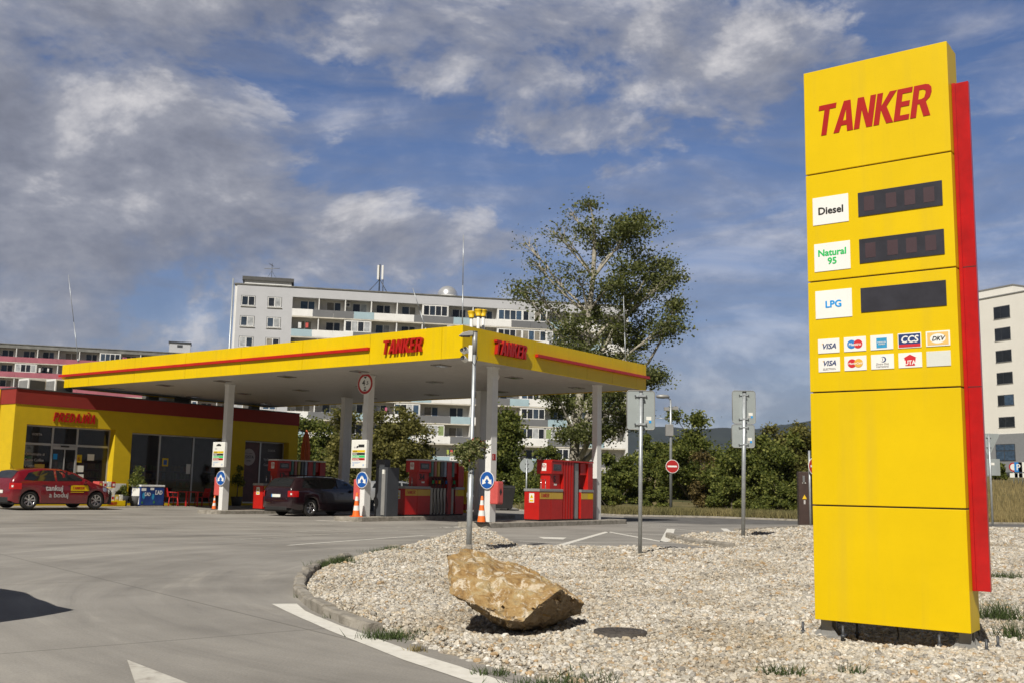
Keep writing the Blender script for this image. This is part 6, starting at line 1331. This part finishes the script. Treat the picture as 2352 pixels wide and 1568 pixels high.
bushy('tree', 'round dark green tree between the two right columns', 1165, 960, 110, 70, LBUSH, 36, .20, 60, grp=GB, cat='tree')
bushy('bush', 'bright green bush behind dispenser 5', 1235, 1040, 130, 66, LBUSH, 37, .18, 50, grp=GB)
bushy('bush', 'low green bush behind the rightmost column', 1330, 1065, 130, 66, LBUSH, 38, .18, 50, grp=GB)
bushy('bush', 'dark bush under the first road sign', 1420, 1045, 110, 69, LBUSH, 39, .18, 50, grp=GB)
bushy('bush', 'tall bush with open twigs right of the street lamp', 1590, 962, 130, 74, LBUSH, 40, .19, 50, grp=GB, ragged=.7)
bushy('bush', 'broad dark bush left of the street lamp', 1500, 1030, 150, 78, LBUSH, 41, .20, 60, grp=GB)
bushy('bush', 'reddish dry bush between the street lamp and the second sign', 1630, 1045, 90, 66, LDRY, 42, .15, 26, grp=GB)
bushy('bush', 'big leafy bush below the stacked road signs', 1700, 1005, 130, 64, LBUSH, 43, .17, 65, grp=GB, ragged=.6)
bushy('bush', 'large bright green bush right of the stacked road signs', 1790, 1010, 140, 63, LBUSH, 44, .17, 65, grp=GB, ragged=.5)
bushy('bush', 'green bush at the left edge of the price sign', 1870, 1000, 120, 64, LOLIVE, 45, .17, 60, grp=GB, ragged=.5)
bushy('tree', 'grey green willow rising behind the bushes near the price sign', 1790, 985, 150, 92, LOLIVE, 46, .22, 60, grp=GB, cat='tree')
bushy('bush', 'small dark thicket at the road edge below the first sign', 1400, 1120, 100, 60, LBUSH, 47, .13, 50, grp=GB)
bushy('bush', 'low shrub at the foot of the street lamp', 1510, 1120, 60, 64, LBUSH, 48, .13, 40, grp=GB)
bushy('bush', 'low leafy shrub at the road edge before the big bush', 1680, 1100, 110, 59, LBUSH, 49, .13, 60, grp=GB)
bushy('bush', 'rightmost low shrub at the road edge before the cabinet', 1790, 1100, 120, 55, LBUSH, 50, .13, 60, grp=GB)
bushy('bush', 'small round bush before the cream building', 2297, 1065, 22, 105, LBUSH, 51, .25, 30, grp=GB)
bushy('tree', 'far spruce like tree on the skyline behind the first sign', 1490, 1010, 50, 150, LBUSH, 52, .45, 40, grp=GB, cat='tree')
# potted plants at the shop
for k, (x_, s_, h_, lab) in enumerate(((5.75, .95, 1.5, 'leafy plant in a pot left of the blue freezer'), (11.7, .8, 1.7, 'thin potted tree right of the column nearest the shop'), (5.0, .6, .75, 'low plant in a grey tub beside the yellow shelf'))):
    p = S(x_, -.9); t_ = thing('potted_plant', lab, 'potted plant', tuple(p), 0, 'plants before the shop'); mb = MB(); mb.lathe([(0, 0), (.2, 0), (.27, .42), (.24, .42), (.22, .36), (0, .36)], 18, mat('grey tub', (.05, .05, .05), .7)); mb.build('pot', None, t_)
    mb = MB(); mb.tube([(0, 0, .3), (.03, 0, h_*.7)], .025, 6, BARK); mb.build('stem', None, t_)
    leaves('foliage', [(0, 0, h_*.75), (.2*s_, 0, h_*.6), (-.2*s_, 0, h_*.65), (.05, 0, h_)], [.34*s_, .25*s_, .25*s_, .22*s_], 700, .09, LBUSH, t_, 1, 60+k)

# ================================================================== AIR
HZ = bpy.data.materials.new('haze'); HZ.use_nodes = True; t = HZ.node_tree; t.nodes.remove(t.nodes['Principled BSDF']); pv = t.nodes.new('ShaderNodeVolumePrincipled'); pv.inputs['Color'].default_value = (.75, .84, 1, 1); pv.inputs['Density'].default_value = .00008; pv.inputs['Anisotropy'].default_value = .3; t.links.new(pv.outputs[0], t.nodes['Material Output'].inputs['Volume'])

mb = MB(); mb.box(-3450, 3450, -700, 4900, -4.5, 420); hz = mb.build('haze', HZ); tag(hz, kind='stuff')
